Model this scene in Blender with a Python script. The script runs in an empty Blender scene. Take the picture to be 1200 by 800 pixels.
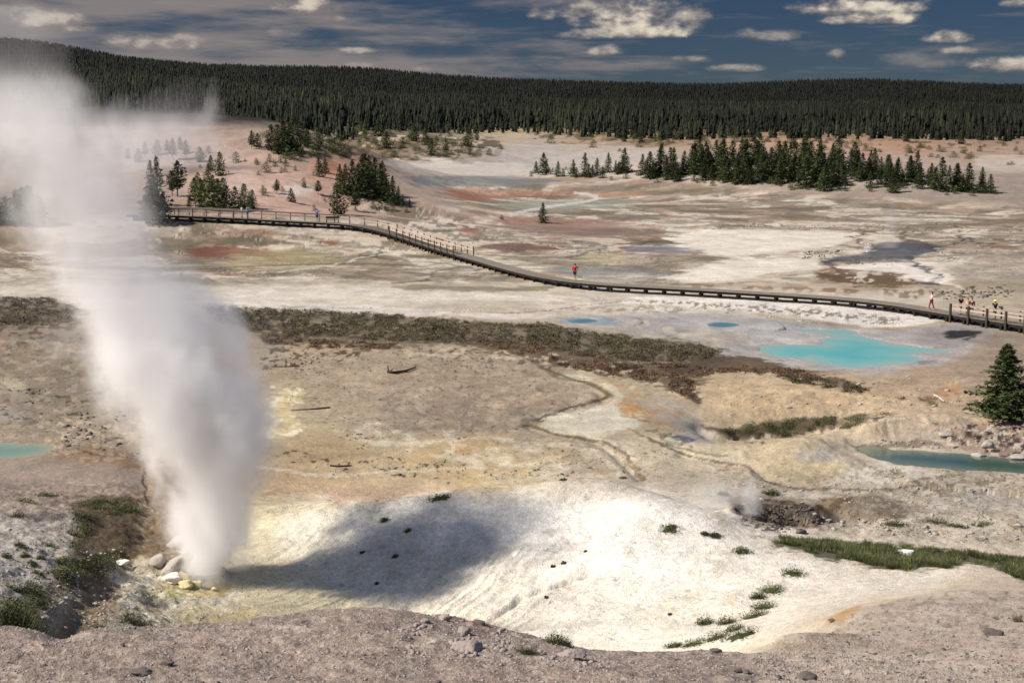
import bpy, math, random
import numpy as np
from mathutils import Vector, Matrix
rng = np.random.default_rng(7)
random.seed(7)
R = math.radians
F = 1667.0                      # focal length in photo pixels (50 mm on a 36 mm wide frame)
HC = 20.0                       # eye height over the basin floor
TH = math.atan(280.0 / F)       # camera pitch
CT, ST = math.cos(TH), math.sin(TH)
scene = bpy.context.scene
col = scene.collection

# ------------------------------------------------------------------ survey helpers
def ray(px, py):
    """slope of a sight line: (x per metre forward, z per metre forward)"""
    a = (np.asarray(px, float) - 600) / F; b = (400 - np.asarray(py, float)) / F
    dy = CT + b * ST; dz = -ST + b * CT
    return a / dy, dz / dy
def at(px, py, Y):
    u, s = ray(px, py)
    return u * Y, np.asarray(Y, float) + 0 * u, HC + s * Y
def chart(x, y, z):
    d = y * CT - (z - HC) * ST
    d = np.maximum(d, .5)
    return 600 + F * x / d, 400 - F * (y * ST + (z - HC) * CT) / d
def on_plane(px, py, z):
    u, s = ray(px, py); Y = (z - HC) / s
    return u * Y, Y

# ------------------------------------------------------------------ noise
def _hash(ix, iy, seed):
    h = (ix.astype(np.int64) * 374761393 + iy.astype(np.int64) * 668265263 + seed * 982451653) & 0xffffffff
    h = ((h ^ (h >> 13)) * 1274126177) & 0xffffffff
    h = (h ^ (h >> 16)) & 0xffffff
    return h.astype(np.float64) / 0xffffff
def vnoise(x, y, seed=0):
    x = np.asarray(x, float); y = np.asarray(y, float)
    ix = np.floor(x); iy = np.floor(y); fx = x - ix; fy = y - iy
    fx = fx * fx * (3 - 2 * fx); fy = fy * fy * (3 - 2 * fy)
    a = _hash(ix, iy, seed); b = _hash(ix + 1, iy, seed); c = _hash(ix, iy + 1, seed); d = _hash(ix + 1, iy + 1, seed)
    return (a + (b - a) * fx) * (1 - fy) + (c + (d - c) * fx) * fy
def fbm(x, y, oct=4, seed=0, gain=.5):
    t = 0; amp = 1; s = 0
    for o in range(oct):
        t = t + amp * (vnoise(x, y, seed + o * 17) - .5) * 2; s += amp
        c, q = math.cos(.6), math.sin(.6)
        x, y = (x * c - y * q) * 2.03 + 5.1, (x * q + y * c) * 2.03 - 3.7; amp *= gain
    return t / s
def ridged(x, y, oct=4, seed=0):
    t = 0; amp = 1; s = 0
    for o in range(oct):
        t = t + amp * (1 - 2 * np.abs(vnoise(x, y, seed + o * 11) - .5)); s += amp
        x, y = x * 2.1 + 3.3, y * 2.1 + 1.7; amp *= .5
    return t / s
def sstep(a, b, x):
    t = np.clip((x - a) / (b - a), 0, 1); return t * t * (3 - 2 * t)

def poly_sdf(px, py, poly, sx=1.0, sy=1.0):
    """signed distance (negative inside), coordinates scaled by sx, sy"""
    P = np.asarray(poly, float) * (sx, sy); X = px * sx; Yc = py * sy
    n = len(P); d = np.full(X.shape, 1e18); ins = np.zeros(X.shape, bool)
    for i in range(n):
        a = P[i]; b = P[(i + 1) % n]; e = b - a
        wx = X - a[0]; wy = Yc - a[1]
        t = np.clip((wx * e[0] + wy * e[1]) / max(e @ e, 1e-12), 0, 1)
        d = np.minimum(d, (wx - e[0] * t) ** 2 + (wy - e[1] * t) ** 2)
        c = (a[1] > Yc) != (b[1] > Yc)
        if e[1] != 0: ins ^= c & (X < a[0] + (Yc - a[1]) * e[0] / e[1])
    d = np.sqrt(d)
    return np.where(ins, -d, d)
def line_dist(px, py, pts, sx=1.0, sy=1.0):
    P = np.asarray(pts, float) * (sx, sy); X = px * sx; Yc = py * sy
    d = np.full(X.shape, 1e18)
    for i in range(len(P) - 1):
        a = P[i]; e = P[i + 1] - a
        wx = X - a[0]; wy = Yc - a[1]
        t = np.clip((wx * e[0] + wy * e[1]) / max(e @ e, 1e-12), 0, 1)
        d = np.minimum(d, (wx - e[0] * t) ** 2 + (wy - e[1] * t) ** 2)
    return np.sqrt(d)
def smooth_path(pts, n=8):
    P = np.asarray(pts, float); out = []
    for i in range(len(P) - 1):
        p0 = P[max(i - 1, 0)]; p1 = P[i]; p2 = P[i + 1]; p3 = P[min(i + 2, len(P) - 1)]
        for k in range(n):
            t = k / n
            out.append(.5 * ((2 * p1) + (-p0 + p2) * t + (2 * p0 - 5 * p1 + 4 * p2 - p3) * t * t + (-p0 + 3 * p1 - 3 * p2 + p3) * t ** 3))
    out.append(P[-1]); return np.array(out)

# ------------------------------------------------------------------ survey points of the terrain
CP = []                                     # (u, logY, z)
def cp(px, py, Y):
    u, s = ray(px, py); CP.append((float(u), math.log(Y), HC + float(s) * Y))
def cz(px, Y, z):
    CP.append(((px - 600) / F * 1.0, math.log(Y), z))
def tilt(u, Y): return -.03 * u * Y / (1 + abs(u * Y) / 90)
def cb(px, Y, dz=0):
    u = (px - 600) / F; CP.append((u, math.log(Y), tilt(u, Y) + dz))
# near slope (where the photographer stands)
for px in (-500, 0, 300, 600, 900, 1200, 1700):
    cz(px, 8, 15.4); cz(px, 14, 13.3)
for px, py in ((-100, 800), (150, 800), (400, 800), (600, 800), (760, 800)): cp(px, py, 20.5)
cp(900, 800, 21.5); cp(1050, 800, 24); cp(1200, 800, 26); cp(1350, 800, 27)
for px, py, Y in ((-250, 750, 27), (0, 752, 27), (120, 758, 27), (250, 742, 27.5), (400, 722, 28.5), (500, 725, 28.5), (560, 733, 28), (650, 753, 27.5), (720, 765, 27), (800, 764, 27.5),
                  (850, 763, 28.5)): cp(px, py, Y)
for px in (-300, 0, 200, 400, 560, 700): cz(px, 33, 5.6 if px > 350 else 5.2)
for px, z in ((100, 3.8), (250, 2.6), (400, 2.0), (550, 1.4)): cz(px, 40, z)
cz(700, 38, 2.6); cz(800, 38, 3.0); cz(700, 44, 1.3); cz(550, 46, .7); cz(400, 47, .3); cz(850, 42.5, 2.0)
# right shoulder
for px, py, Y in ((930, 741, 35), (1000, 718, 41.5), (1060, 703, 44.5), (1130, 692, 46.5), (1200, 694, 47), (1300, 700, 47), (1000, 760, 34), (1100, 760, 34), (1200, 760, 33), (1100, 725, 40), (1200, 725, 40), (1350, 740, 38)): cp(px, py, Y)
# left bank and gully
for px, py, Y in ((-250, 640, 52), (-250, 700, 44), (0, 740, 34), (0, 700, 39.5), (0, 650, 47), (0, 600, 57), (60, 600, 57.5), (60, 650, 49), (60, 700, 43), (100, 605, 59), (120, 650, 51.5), (60, 740, 38), (100, 720, 43.5), (140, 690, 49),
                  (170, 640, 56.5), (190, 600, 63), (170, 560, 70.5), (110, 740, 41.5), (160, 740, 44)): cp(px, py, Y)
# vent ledge
for px, py, Y in ((150, 665, 54.5), (180, 700, 50.3), (240, 700, 52.2), (235, 672, 55.4), (205, 640, 58.7), (250, 640, 59.5), (180, 640, 57.8), (200, 735, 47.2), (300, 715, 50.6)): cp(px, py, Y)
# white mound: face and crest
for px, py, Y in ((290, 608, 62.4), (300, 650, 58.3), (310, 690, 54.2), (400, 591, 61.6), (400, 630, 59.6), (400, 680, 56.0), (400, 720, 52.0), (560, 571, 61.8), (560, 600, 59.9), (560, 650, 56.6), (560, 700, 52.8), (560, 745, 48.9),
                  (700, 560, 61.4), (700, 590, 59.6), (700, 640, 56.0), (700, 700, 51.6), (700, 755, 47.2), (800, 590, 58.8), (800, 640, 55.4), (800, 700, 50.8), (800, 750, 46.9), (900, 640, 55.6), (900, 690, 51.0), (880, 740, 45.6),
                  (1000, 667, 53.2), (960, 700, 49.4), (1060, 667, 53.0), (1140, 662, 53.5), (1060, 688, 50.0), (1000, 700, 48.2), (1140, 680, 50.5), (1220, 682, 52.0), (1320, 690, 52)): cp(px, py, Y)
# behind the crest
for px, Y, z in ((-300, 72, 1.4), (0, 70, 1.0), (300, 68, .7), (400, 67, .7), (560, 67.5, .4), (700, 68, .2), (800, 67, .1), (300, 75, .7), (560, 75, .2), (700, 77, 0)): cz(px, Y, z)
for px, py, Y in ((880, 625, 62.2), (1000, 640, 60.6), (1100, 650, 59.5), (1200, 665, 58.0), (1320, 670, 58)): cp(px, py, Y)
for px, py, Y in ((850, 600, 66.8), (1000, 610, 66.5), (1100, 610, 67), (1200, 610, 67), (1320, 610, 67), (830, 570, 73.5), (900, 568, 75), (1000, 570, 75), (1100, 565, 76), (1200, 565, 76.5)): cp(px, py, Y)
# the right hand bench with the small pool
for px, py, Y in ((900, 548, 79), (950, 540, 79.5), (1000, 532, 80.5), (1000, 556, 77.2), (1100, 560, 76.8), (1200, 556, 77.0), (1050, 527, 83.2), (1200, 533, 82.6),
                  (940, 518, 82.0), (1000, 500, 84.5), (1060, 489, 87.0), (1130, 489, 88.0), (1210, 497, 87.0), (1330, 497, 87),
                  (860, 516, 89), (950, 504, 92), (1000, 488, 93), (1060, 484, 92.5), (1150, 486, 92), (1200, 489, 91.5),
                  (830, 492, 93), (900, 478, 95), (1000, 466, 97), (1100, 470, 96.5), (1200, 478, 95), (850, 448, 101), (930, 446, 103.5), (1060, 447, 103.8), (1180, 450, 103.5)): cp(px, py, Y)
# small channel flats in front of the basin and basin floor
for px in (-600, -200, 0, 200, 400, 600, 780): cb(px, 88, .3 if px < 600 else 0)
for px in (-600, -100, 200, 500, 800): cb(px, 102, .2)
for Y in (118, 140):
    for px in (-600, -100, 300, 700, 1000, 1300, 1800): cb(px, Y)
for Y in (165, 195):
    for px in (-600, 0, 300, 600, 900, 1300, 1800): cb(px, Y)
for px in (450, 600, 800, 1000, 1300, 1800): cb(px, 240)
for px in (560, 700, 850, 1000, 1300, 1800): cb(px, 290)
for px, Y in ((520, 340), (640, 360), (560, 420), (480, 400)): cb(px, Y, 0)
# left hill
for px, py, Y in ((-300, 240, 205), (0, 252, 205), (150, 258, 206), (280, 252, 212), (380, 251, 220), (450, 252, 228), (500, 240, 245), (330, 215, 246), (260, 220, 243), (180, 222, 240), (80, 220, 240),
                  (420, 228, 248), (480, 228, 262), (400, 205, 268), (340, 185, 272), (260, 190, 272), (160, 190, 275), (0, 190, 275), (340, 155, 300), (250, 150, 318), (150, 140, 340), (0, 140, 340), (-300, 150, 330),
                  (440, 192, 300), (400, 165, 345), (300, 142, 380), (150, 133, 430), (0, 130, 440), (-300, 130, 440)): cp(px, py, Y)
# scrub mound behind it, white runoff plain, island ridge
for px, py, Y in ((400, 186, 470), (500, 188, 478), (590, 183, 500), (400, 163, 520), (500, 164, 530), (560, 170, 525), (450, 150, 600), (350, 145, 560)): cp(px, py, Y)
for px, py, Y in ((600, 203, 405), (640, 207, 385), (700, 210, 372), (800, 216, 350), (900, 223, 328), (1000, 227, 316), (1100, 229, 311), (1170, 229, 311), (1260, 226, 318)): cp(px, py, Y)
for px, py, Y in ((700, 200, 384), (800, 199, 366), (900, 200, 350), (1000, 202, 338), (1100, 208, 330), (1160, 217, 322)): cp(px, py, Y)
for px, py, Y in ((700, 198, 420), (800, 194, 425), (900, 190, 440), (1000, 190, 440), (1100, 200, 400), (1200, 203, 395), (1320, 203, 395), (1700, 200, 400)): cp(px, py, Y)
for px, py, Y in ((610, 186, 500), (700, 182, 520), (620, 165, 600), (800, 176, 520), (1000, 172, 530), (1100, 183, 490), (1200, 185, 480), (1320, 185, 480), (600, 148, 700), (700, 158, 640), (800, 157, 640), (950, 154, 650),
                  (1100, 162, 600), (1200, 165, 590), (1320, 165, 590), (1700, 165, 590)): cp(px, py, Y)
# forest slopes
for px, py, Y in ((-500, 98, 900), (0, 98, 900), (200, 112, 900), (400, 132, 900), (600, 141, 900), (800, 145, 900), (1000, 145, 900), (1200, 148, 900), (1700, 148, 900)): cp(px, py, Y)
for px, py, Y in ((-500, 80, 1300), (0, 80, 1300), (200, 100, 1300), (400, 118, 1300), (600, 124, 1300), (800, 128, 1300), (1000, 130, 1300), (1200, 130, 1300), (1700, 130, 1300)): cp(px, py, Y)
for px in (-500, 0, 200, 400, 600, 800, 1000, 1200, 1700): cz(px, 1650, {-500: 40, 0: 38, 200: 24}.get(px, 10))
SKY_L = ((-500, 46), (-200, 44), (0, 50), (60, 56), (100, 63), (150, 72), (200, 77), (300, 83), (400, 84), (500, 93), (600, 98), (700, 102), (800, 104), (860, 104), (920, 101), (980, 99), (1040, 99), (1100, 101), (1160, 104), (1200, 105), (1400, 106), (1800, 106))
for px, py in SKY_L: cp(px, py, 2600)
for px in (-500, 0, 300, 600, 900, 1200, 1700): cz(px, 4200, 10); cz(px, 9000, 0)

CPA = np.array(CP)
def _tps(P, Q):
    d2 = ((P[:, None, :] - Q[None, :, :]) ** 2).sum(-1)
    return .5 * d2 * np.log(d2 + 1e-12)
_S = np.array((1.0, 1.15))
_pts = CPA[:, :2] * _S
_n = len(_pts)
_A = np.zeros((_n + 3, _n + 3)); _A[:_n, :_n] = _tps(_pts, _pts) + np.eye(_n) * 2e-5
_A[:_n, _n] = 1; _A[:_n, _n + 1:] = _pts; _A[_n:, :_n] = _A[:_n, _n:].T
# solve for z divided by a distance scale so near and far relief weigh alike
_sc = np.exp(CPA[:, 1])
_w = np.linalg.solve(_A, np.concatenate((CPA[:, 2] / _sc, [0, 0, 0])))
def tps_eval(u, L):
    P = np.stack((u, L), -1).reshape(-1, 2) * _S
    out = np.empty(len(P))
    for i in range(0, len(P), 20000):
        Q = P[i:i + 20000]
        out[i:i + 20000] = _tps(Q, _pts) @ _w[:_n] + _w[_n] + Q @ _w[_n + 1:]
    return out.reshape(np.shape(u))

# coarse lattice of the base relief
gu = np.linspace(-1.25, 1.25, 420); gL = np.linspace(math.log(6), math.log(9500), 620)
GU, GL = np.meshgrid(gu, gL)
uu = np.clip(GU, -.62, .62)
BASE = tps_eval(uu, GL) * np.exp(GL)
def bil(G, u, L):
    fu = np.clip((u - gu[0]) / (gu[1] - gu[0]), 0, len(gu) - 1.001); fl = np.clip((L - gL[0]) / (gL[1] - gL[0]), 0, len(gL) - 1.001)
    iu = fu.astype(int); il = fl.astype(int); a = fu - iu; b = fl - il
    return (G[il, iu] * (1 - a) + G[il, iu + 1] * a) * (1 - b) + (G[il + 1, iu] * (1 - a) + G[il + 1, iu + 1] * a) * b

# ------------------------------------------------------------------ pools
# outline in survey pixels, water level; converted to world metres once
POOLS = {}
def pool(name, pts, z):
    pts = smooth_path(list(pts) + [pts[0]], 4)[:-1]
    if name != 'teal':
        for _ in range(4):
            x, y = on_plane(pts[:, 0], pts[:, 1], z)
            z = float(np.percentile(bil(BASE, x / y, np.log(y)), 8)) - .04
        print('pool', name, z)
    x, y = on_plane(pts[:, 0], pts[:, 1], z)
    POOLS[name] = (np.stack((x, y), 1), z)
pool('turquoise', [(887, 410), (893, 405), (925, 403), (950, 404), (962, 402), (957, 398), (972, 395), (962, 391), (935, 388), (932, 385), (960, 386), (1000, 387), (1010, 393), (1035, 399), (1060, 404), (1100, 408), (1118, 411), (1100, 415), (1080, 414),
                       (1065, 416), (1085, 421), (1060, 427), (1010, 432), (965, 429), (935, 421), (900, 417)], -.95)
pool('teal', [(1003, 527), (1015, 524), (1060, 526), (1110, 530), (1160, 534), (1215, 540), (1300, 546), (1300, 560), (1215, 556), (1150, 553), (1100, 549), (1050, 543), (1020, 537), (1008, 531)], -.62)
pool('left', [(-60, 520), (-20, 517), (30, 519), (62, 523), (50, 530), (10, 537), (-60, 538)], .55)
pool('blue_a', [(664, 376), (675, 373.4), (692, 373.4), (702, 376), (690, 378.6), (672, 378.4)], -.12)
pool('blue_b', [(826, 380), (838, 377.6), (856, 378), (868, 380.5), (855, 383.4), (835, 383)], -.55)

def pool_shape(x, y, z, water=False):
    for nm, (P, zl) in POOLS.items():
        m = (x > P[:, 0].min() - 8) & (x < P[:, 0].max() + 8) & (y > P[:, 1].min() - 12) & (y < P[:, 1].max() + 12)
        if not m.any(): continue
        xs = x[m]; ys = y[m]
        sc = .25 if nm.startswith('blue') else .6
        d = poly_sdf(xs, ys, P) + fbm(xs * .9, ys * .5, 3, 91) * sc
        zz = z[m]
        if nm == 'teal':
            bank = sstep(.0, 3.2, d)
            zz = np.where(d > 0, (zl + .05) * (1 - bank) + zz * bank, zz)
        else:
            bank = sstep(0, 4.0 if nm == 'turquoise' else 2.5, d)
            zz = np.where(d > 0, (zl + .03 + .02 * d.clip(0, 4)) * (1 - bank) + zz * bank, zz)
        zz = np.where((d > 0) & (d < 4), np.maximum(zz, zl + .03), zz)
        zz = np.where(d <= 0, zl - .25 * sstep(0, .8, -d) + .03 * (1 - sstep(0, .2, -d)), zz)
        z = z.copy(); z[m] = zz
    return z

# gullies running down the white face
def relief(x, y, L, z):
    """medium scale bumps, in metres, added over the base relief"""
    px, py = chart(x, y, z)
    Y = y
    k = np.zeros_like(x)
    near = 1 - sstep(29, 36, Y)
    k += near * (.14 * fbm(x * .55, Y * .55, 4, 3) + .07 * fbm(x * 2.3, Y * 2.3, 4, 5) - .10 * sstep(.45, .8, fbm(x * .9 + 7, Y * .9, 3, 6)))
    # white mound and its lobes
    wm = sstep(240, 420, px) * (1 - sstep(900, 1000, px)) * sstep(44, 50, Y) * (1 - sstep(60.5, 64, Y))
    s = x * .86 - (Y - 56) * .50                      # gullies run obliquely down the face
    al = x * .5 + Y * .86; wx = s + .55 * fbm(x * .3, Y * .3, 3, 21)
    k += wm * (.30 * fbm(x * .16, Y * .2, 3, 22) + .10 * (ridged(wx * .55, al * .07, 3, 25) - .6) + .05 * fbm(x * 1.6, Y * 1.6, 4, 27))
    # rills on the left shaded half are finer
    lw = wm * (1 - sstep(520, 720, px)) * sstep(600, 650, py)
    k += lw * (.30 * (ridged(wx * .9, al * .12, 4, 35) - .6) + .12 * (ridged(wx * 2.6, al * .4, 3, 36) - .6))
    # one long crack
    dc = line_dist(px, py, [(690, 672), (640, 690), (610, 700), (575, 722), (545, 740)], 1, 1.0); k -= wm * .22 * np.exp(-((dc + 2 * fbm(x * 2, Y * 2, 2, 37)) / 2.2) ** 2)
    # left bank, ledge
    lb = (1 - sstep(200, 320, px)) * sstep(34, 40, Y) * (1 - sstep(66, 74, Y))
    k += lb * (.22 * fbm(x * .8, Y * .8, 4, 41) + .10 * fbm(x * 3, Y * 3, 3, 43))
    # broken ground right of the crater and along the bench
    rb = sstep(800, 860, px) * sstep(56, 60, Y) * (1 - sstep(96, 104, Y))
    k += rb * (.16 * fbm(x * .6, Y * .6, 4, 51) + .06 * fbm(x * 2.5, Y * 2.5, 3, 53))
    # rocky bank behind the teal pool
    kb = sstep(1060, 1110, px) * sstep(82.3, 83.5, Y) * (1 - sstep(88, 90, Y))
    k += kb * (.45 * (ridged(x * .45, Y * .5, 4, 55) - .55))
    # mid flats
    mf = sstep(64, 70, Y) * (1 - sstep(380, 420, Y)) * (1 - rb)
    k += mf * (.07 * fbm(x * .22, Y * .22, 4, 61) + .02 * fbm(x * 1.4, Y * 1.4, 2, 63))
    # hills
    hl = (1 - sstep(440, 520, px)) * sstep(218, 240, Y)
    k += hl * (.9 * fbm(x * .05, Y * .05, 4, 71) + .25 * fbm(x * .3, Y * .3, 3, 73))
    k += sstep(330, 380, Y) * (1 - sstep(700, 800, Y)) * (.8 * fbm(x * .03, Y * .03, 4, 75)) * sstep(520, 640, px) * sstep(400, 430, Y)
    k += sstep(800, 1000, Y) * (4 * fbm(x * .006, Y * .006, 4, 77))
    # crater pit at the little steam vent
    for cx_, cy_, rx, ry, dp, rim in ((13.3, 66.6, 2.4, 1.4, 1.05, .30), (16.4, 67.0, 1.9, 1.1, .8, .25)):
        q = np.sqrt(((x - cx_) / rx) ** 2 + ((Y - cy_) / ry) ** 2) + .22 * fbm(x * .9, Y * .9, 3, 81)
        k += -dp * (1 - sstep(.35, 1.05, q)) + rim * np.exp(-((q - 1.15) / .22) ** 2) * sstep(-.2, .5, (Y - cy_) / ry)
    # fumarole mouth
    q = np.sqrt(((x + 12.6) / .75) ** 2 + ((Y - 55.2) / .7) ** 2) + .25 * fbm(x * 2, Y * 2, 3, 85)
    k += -.75 * (1 - sstep(.3, 1.0, q)) + .28 * np.exp(-((q - 1.25) / .3) ** 2)
    # shallow gully with the brown rill behind it, and stream cuts in the flats
    for pts, w, dp in STREAMS:
        lo = min(p[1] for p in pts) - 25; hi = max(p[1] for p in pts) + 25
        m = (py > lo) & (py < hi)
        if m.any():
            d = line_dist(px[m], py[m], pts, 1, 2.2)
            k[m] -= dp * np.exp(-(d / w) ** 2)
    return k
STREAMS = [
    (smooth_path([(170, 535), (168, 560), (178, 590), (172, 625), (150, 660), (110, 700), (70, 740)], 4), 20, .22),
    (smooth_path([(640, 455), (695, 455), (705, 470), (680, 478), (640, 485), (620, 498), (660, 510), (705, 520), (735, 545), (750, 560)], 4), 7, .22),
    (smooth_path([(800, 532), (850, 542), (885, 548), (905, 562), (960, 572), (1030, 574), (1100, 568)], 4), 7, .25),
    (smooth_path([(820, 498), (840, 510), (880, 508), (940, 503), (1000, 494)], 4), 11, .5),
]
def height(x, y):
    x = np.asarray(x, float); y = np.asarray(y, float)
    u = x / y; L = np.log(y)
    z = bil(BASE, u, L)
    z = z + relief(x, y, L, z)
    return pool_shape(x, y, z)

# ------------------------------------------------------------------ terrain lattice (polar: columns are bearings, rows are distances)
def rows():
    Y = [7.0]
    while Y[-1] < 9000:
        y = Y[-1]
        if y < 18: s = .03
        elif y < 30: s = .0026
        elif y < 44: s = .0045
        elif y < 64: s = .0013
        elif y < 1000: s = min(.0058, .85 * y / 33340 / 1.0)
        elif y < 3000: s = .012
        else: s = .06
        Y.append(y * (1 + max(s, .0013)))
    return np.array(Y)
RY = rows()
RU = np.concatenate((np.linspace(-1.2, -.43, 50)[:-1], np.linspace(-.43, .43, 1150), np.linspace(.43, 1.2, 50)[1:]))
NU, NY = len(RU), len(RY)
TX = RU[None, :] * RY[:, None]; TY = np.repeat(RY[:, None], NU, 1)
TZ = height(TX.ravel(), TY.ravel()).reshape(NY, NU)
print('terrain', NU, NY, NU * NY)
def gz(x, y):
    """terrain height by lookup in the lattice"""
    x = np.atleast_1d(np.asarray(x, float)); y = np.atleast_1d(np.asarray(y, float)); u = x / y
    iu = np.clip(np.searchsorted(RU, u) - 1, 0, NU - 2); iy = np.clip(np.searchsorted(RY, y) - 1, 0, NY - 2)
    a = np.clip((u - RU[iu]) / (RU[iu + 1] - RU[iu]), 0, 1); b = np.clip((y - RY[iy]) / (RY[iy + 1] - RY[iy]), 0, 1)
    return (TZ[iy, iu] * (1 - a) + TZ[iy, iu + 1] * a) * (1 - b) + (TZ[iy + 1, iu] * (1 - a) + TZ[iy + 1, iu + 1] * a) * b
def hit(px, py, ymin=16, ymax=4000):
    """where sight lines meet the ground"""
    px = np.atleast_1d(np.asarray(px, float)); py = np.atleast_1d(np.asarray(py, float))
    u, s = ray(px, py)
    rsel = np.where((RY >= ymin) & (RY <= ymax))[0]
    iu = np.clip(np.searchsorted(RU, u) - 1, 0, NU - 2)
    out = np.empty((len(px), 3))
    Ys = RY[rsel]
    for i in range(len(px)):
        zr = HC + s[i] * Ys; g = TZ[rsel, iu[i]]
        b = np.nonzero(zr < g)[0]
        if len(b) == 0: Yh = Ys[-1]
        elif b[0] == 0: Yh = Ys[0]
        else:
            j = b[0]; d0 = zr[j - 1] - g[j - 1]; d1 = g[j] - zr[j]
            Yh = Ys[j - 1] + (Ys[j] - Ys[j - 1]) * d0 / (d0 + d1 + 1e-9)
        out[i] = (u[i] * Yh, Yh, 0)
    out[:, 2] = gz(out[:, 0], out[:, 1])
    return out
# ------------------------------------------------------------------ ground colours (what the earth itself is: sinter, mud, iron, algae)
def lin(c):
    c = np.asarray(c, float) / 255.0
    return np.where(c <= .04045, c / 12.92, ((c + .055) / 1.055) ** 2.4)
GAIN = .62                          # reflectance of the palest sunlit sinter is about 0.75
PXC, PYC = chart(TX, TY, TZ)
n1 = fbm(RU[None, :] * 60 + 0 * TX, np.log(TY) * 60, 4, 101)
n2 = fbm(RU[None, :] * 60 + 40 + 0 * TX, np.log(TY) * 60, 4, 131)
n3 = fbm(RU[None, :] * 260 + 0 * TX, np.log(TY) * 260, 3, 161)
farflat = sstep(90, 150, TY) * (1 - sstep(380, 440, TY))
WX = PXC + (9 + 16 * farflat) * n1 + 4 * n3
WY = PYC + (7 - 4.6 * farflat) * n2 + (2.5 - 1.9 * farflat) * n3
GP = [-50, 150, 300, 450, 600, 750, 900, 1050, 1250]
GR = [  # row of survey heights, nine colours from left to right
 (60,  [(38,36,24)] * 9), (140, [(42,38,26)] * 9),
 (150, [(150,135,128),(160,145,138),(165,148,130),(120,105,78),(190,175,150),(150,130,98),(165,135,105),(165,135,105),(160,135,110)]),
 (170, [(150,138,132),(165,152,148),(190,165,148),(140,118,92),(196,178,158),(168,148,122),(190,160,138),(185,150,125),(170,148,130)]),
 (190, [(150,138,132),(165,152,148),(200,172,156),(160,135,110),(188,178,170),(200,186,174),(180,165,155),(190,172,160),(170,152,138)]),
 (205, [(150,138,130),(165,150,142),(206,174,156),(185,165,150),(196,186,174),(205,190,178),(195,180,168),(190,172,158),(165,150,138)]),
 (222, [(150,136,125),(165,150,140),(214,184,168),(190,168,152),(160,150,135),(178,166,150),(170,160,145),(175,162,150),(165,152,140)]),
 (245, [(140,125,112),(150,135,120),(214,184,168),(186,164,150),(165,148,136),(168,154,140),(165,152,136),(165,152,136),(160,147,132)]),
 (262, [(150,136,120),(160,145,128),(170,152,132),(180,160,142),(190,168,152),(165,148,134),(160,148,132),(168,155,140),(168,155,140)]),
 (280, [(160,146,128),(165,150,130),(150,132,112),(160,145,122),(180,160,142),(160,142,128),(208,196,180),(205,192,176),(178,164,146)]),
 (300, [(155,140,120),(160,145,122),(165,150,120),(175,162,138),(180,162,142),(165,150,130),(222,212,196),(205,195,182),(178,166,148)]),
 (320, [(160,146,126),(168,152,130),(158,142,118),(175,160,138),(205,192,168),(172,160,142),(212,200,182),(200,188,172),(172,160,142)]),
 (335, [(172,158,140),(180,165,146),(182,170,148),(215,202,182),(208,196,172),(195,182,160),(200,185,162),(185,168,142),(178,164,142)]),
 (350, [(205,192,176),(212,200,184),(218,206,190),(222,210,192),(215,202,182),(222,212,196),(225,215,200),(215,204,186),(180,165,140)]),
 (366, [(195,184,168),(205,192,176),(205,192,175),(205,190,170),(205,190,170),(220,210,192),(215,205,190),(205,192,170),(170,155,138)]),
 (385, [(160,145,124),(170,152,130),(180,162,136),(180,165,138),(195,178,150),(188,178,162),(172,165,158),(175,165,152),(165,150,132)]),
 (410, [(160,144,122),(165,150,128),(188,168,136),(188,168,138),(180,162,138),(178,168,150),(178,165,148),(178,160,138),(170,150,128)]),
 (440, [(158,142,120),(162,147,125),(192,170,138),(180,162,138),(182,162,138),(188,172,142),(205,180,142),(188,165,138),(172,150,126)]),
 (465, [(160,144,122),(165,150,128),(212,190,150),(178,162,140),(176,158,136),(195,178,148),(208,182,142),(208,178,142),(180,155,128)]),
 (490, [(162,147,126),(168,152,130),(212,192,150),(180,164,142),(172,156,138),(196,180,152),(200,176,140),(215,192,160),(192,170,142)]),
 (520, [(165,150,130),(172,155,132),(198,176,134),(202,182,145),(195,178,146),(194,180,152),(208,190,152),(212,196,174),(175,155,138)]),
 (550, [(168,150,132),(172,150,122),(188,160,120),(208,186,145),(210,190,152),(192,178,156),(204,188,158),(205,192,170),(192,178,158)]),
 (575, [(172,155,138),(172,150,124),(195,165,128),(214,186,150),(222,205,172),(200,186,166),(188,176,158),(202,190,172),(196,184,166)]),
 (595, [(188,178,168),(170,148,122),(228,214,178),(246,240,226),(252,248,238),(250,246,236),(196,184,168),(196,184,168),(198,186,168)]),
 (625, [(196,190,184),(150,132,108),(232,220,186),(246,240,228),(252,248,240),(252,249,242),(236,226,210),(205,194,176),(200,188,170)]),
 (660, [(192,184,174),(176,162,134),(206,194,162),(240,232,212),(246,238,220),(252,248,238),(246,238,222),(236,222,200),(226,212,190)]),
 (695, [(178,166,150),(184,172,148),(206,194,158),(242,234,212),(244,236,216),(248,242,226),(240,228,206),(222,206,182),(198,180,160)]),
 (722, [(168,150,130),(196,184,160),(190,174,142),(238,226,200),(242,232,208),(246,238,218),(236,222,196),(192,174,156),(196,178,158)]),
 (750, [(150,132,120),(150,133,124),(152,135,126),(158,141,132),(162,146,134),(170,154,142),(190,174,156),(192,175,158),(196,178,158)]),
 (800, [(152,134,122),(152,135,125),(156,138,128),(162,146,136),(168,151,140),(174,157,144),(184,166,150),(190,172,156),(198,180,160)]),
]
rows_y = np.array([r[0] for r in GR], float); tab = np.array([[lin(c) for c in r[1]] for r in GR])
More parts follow.
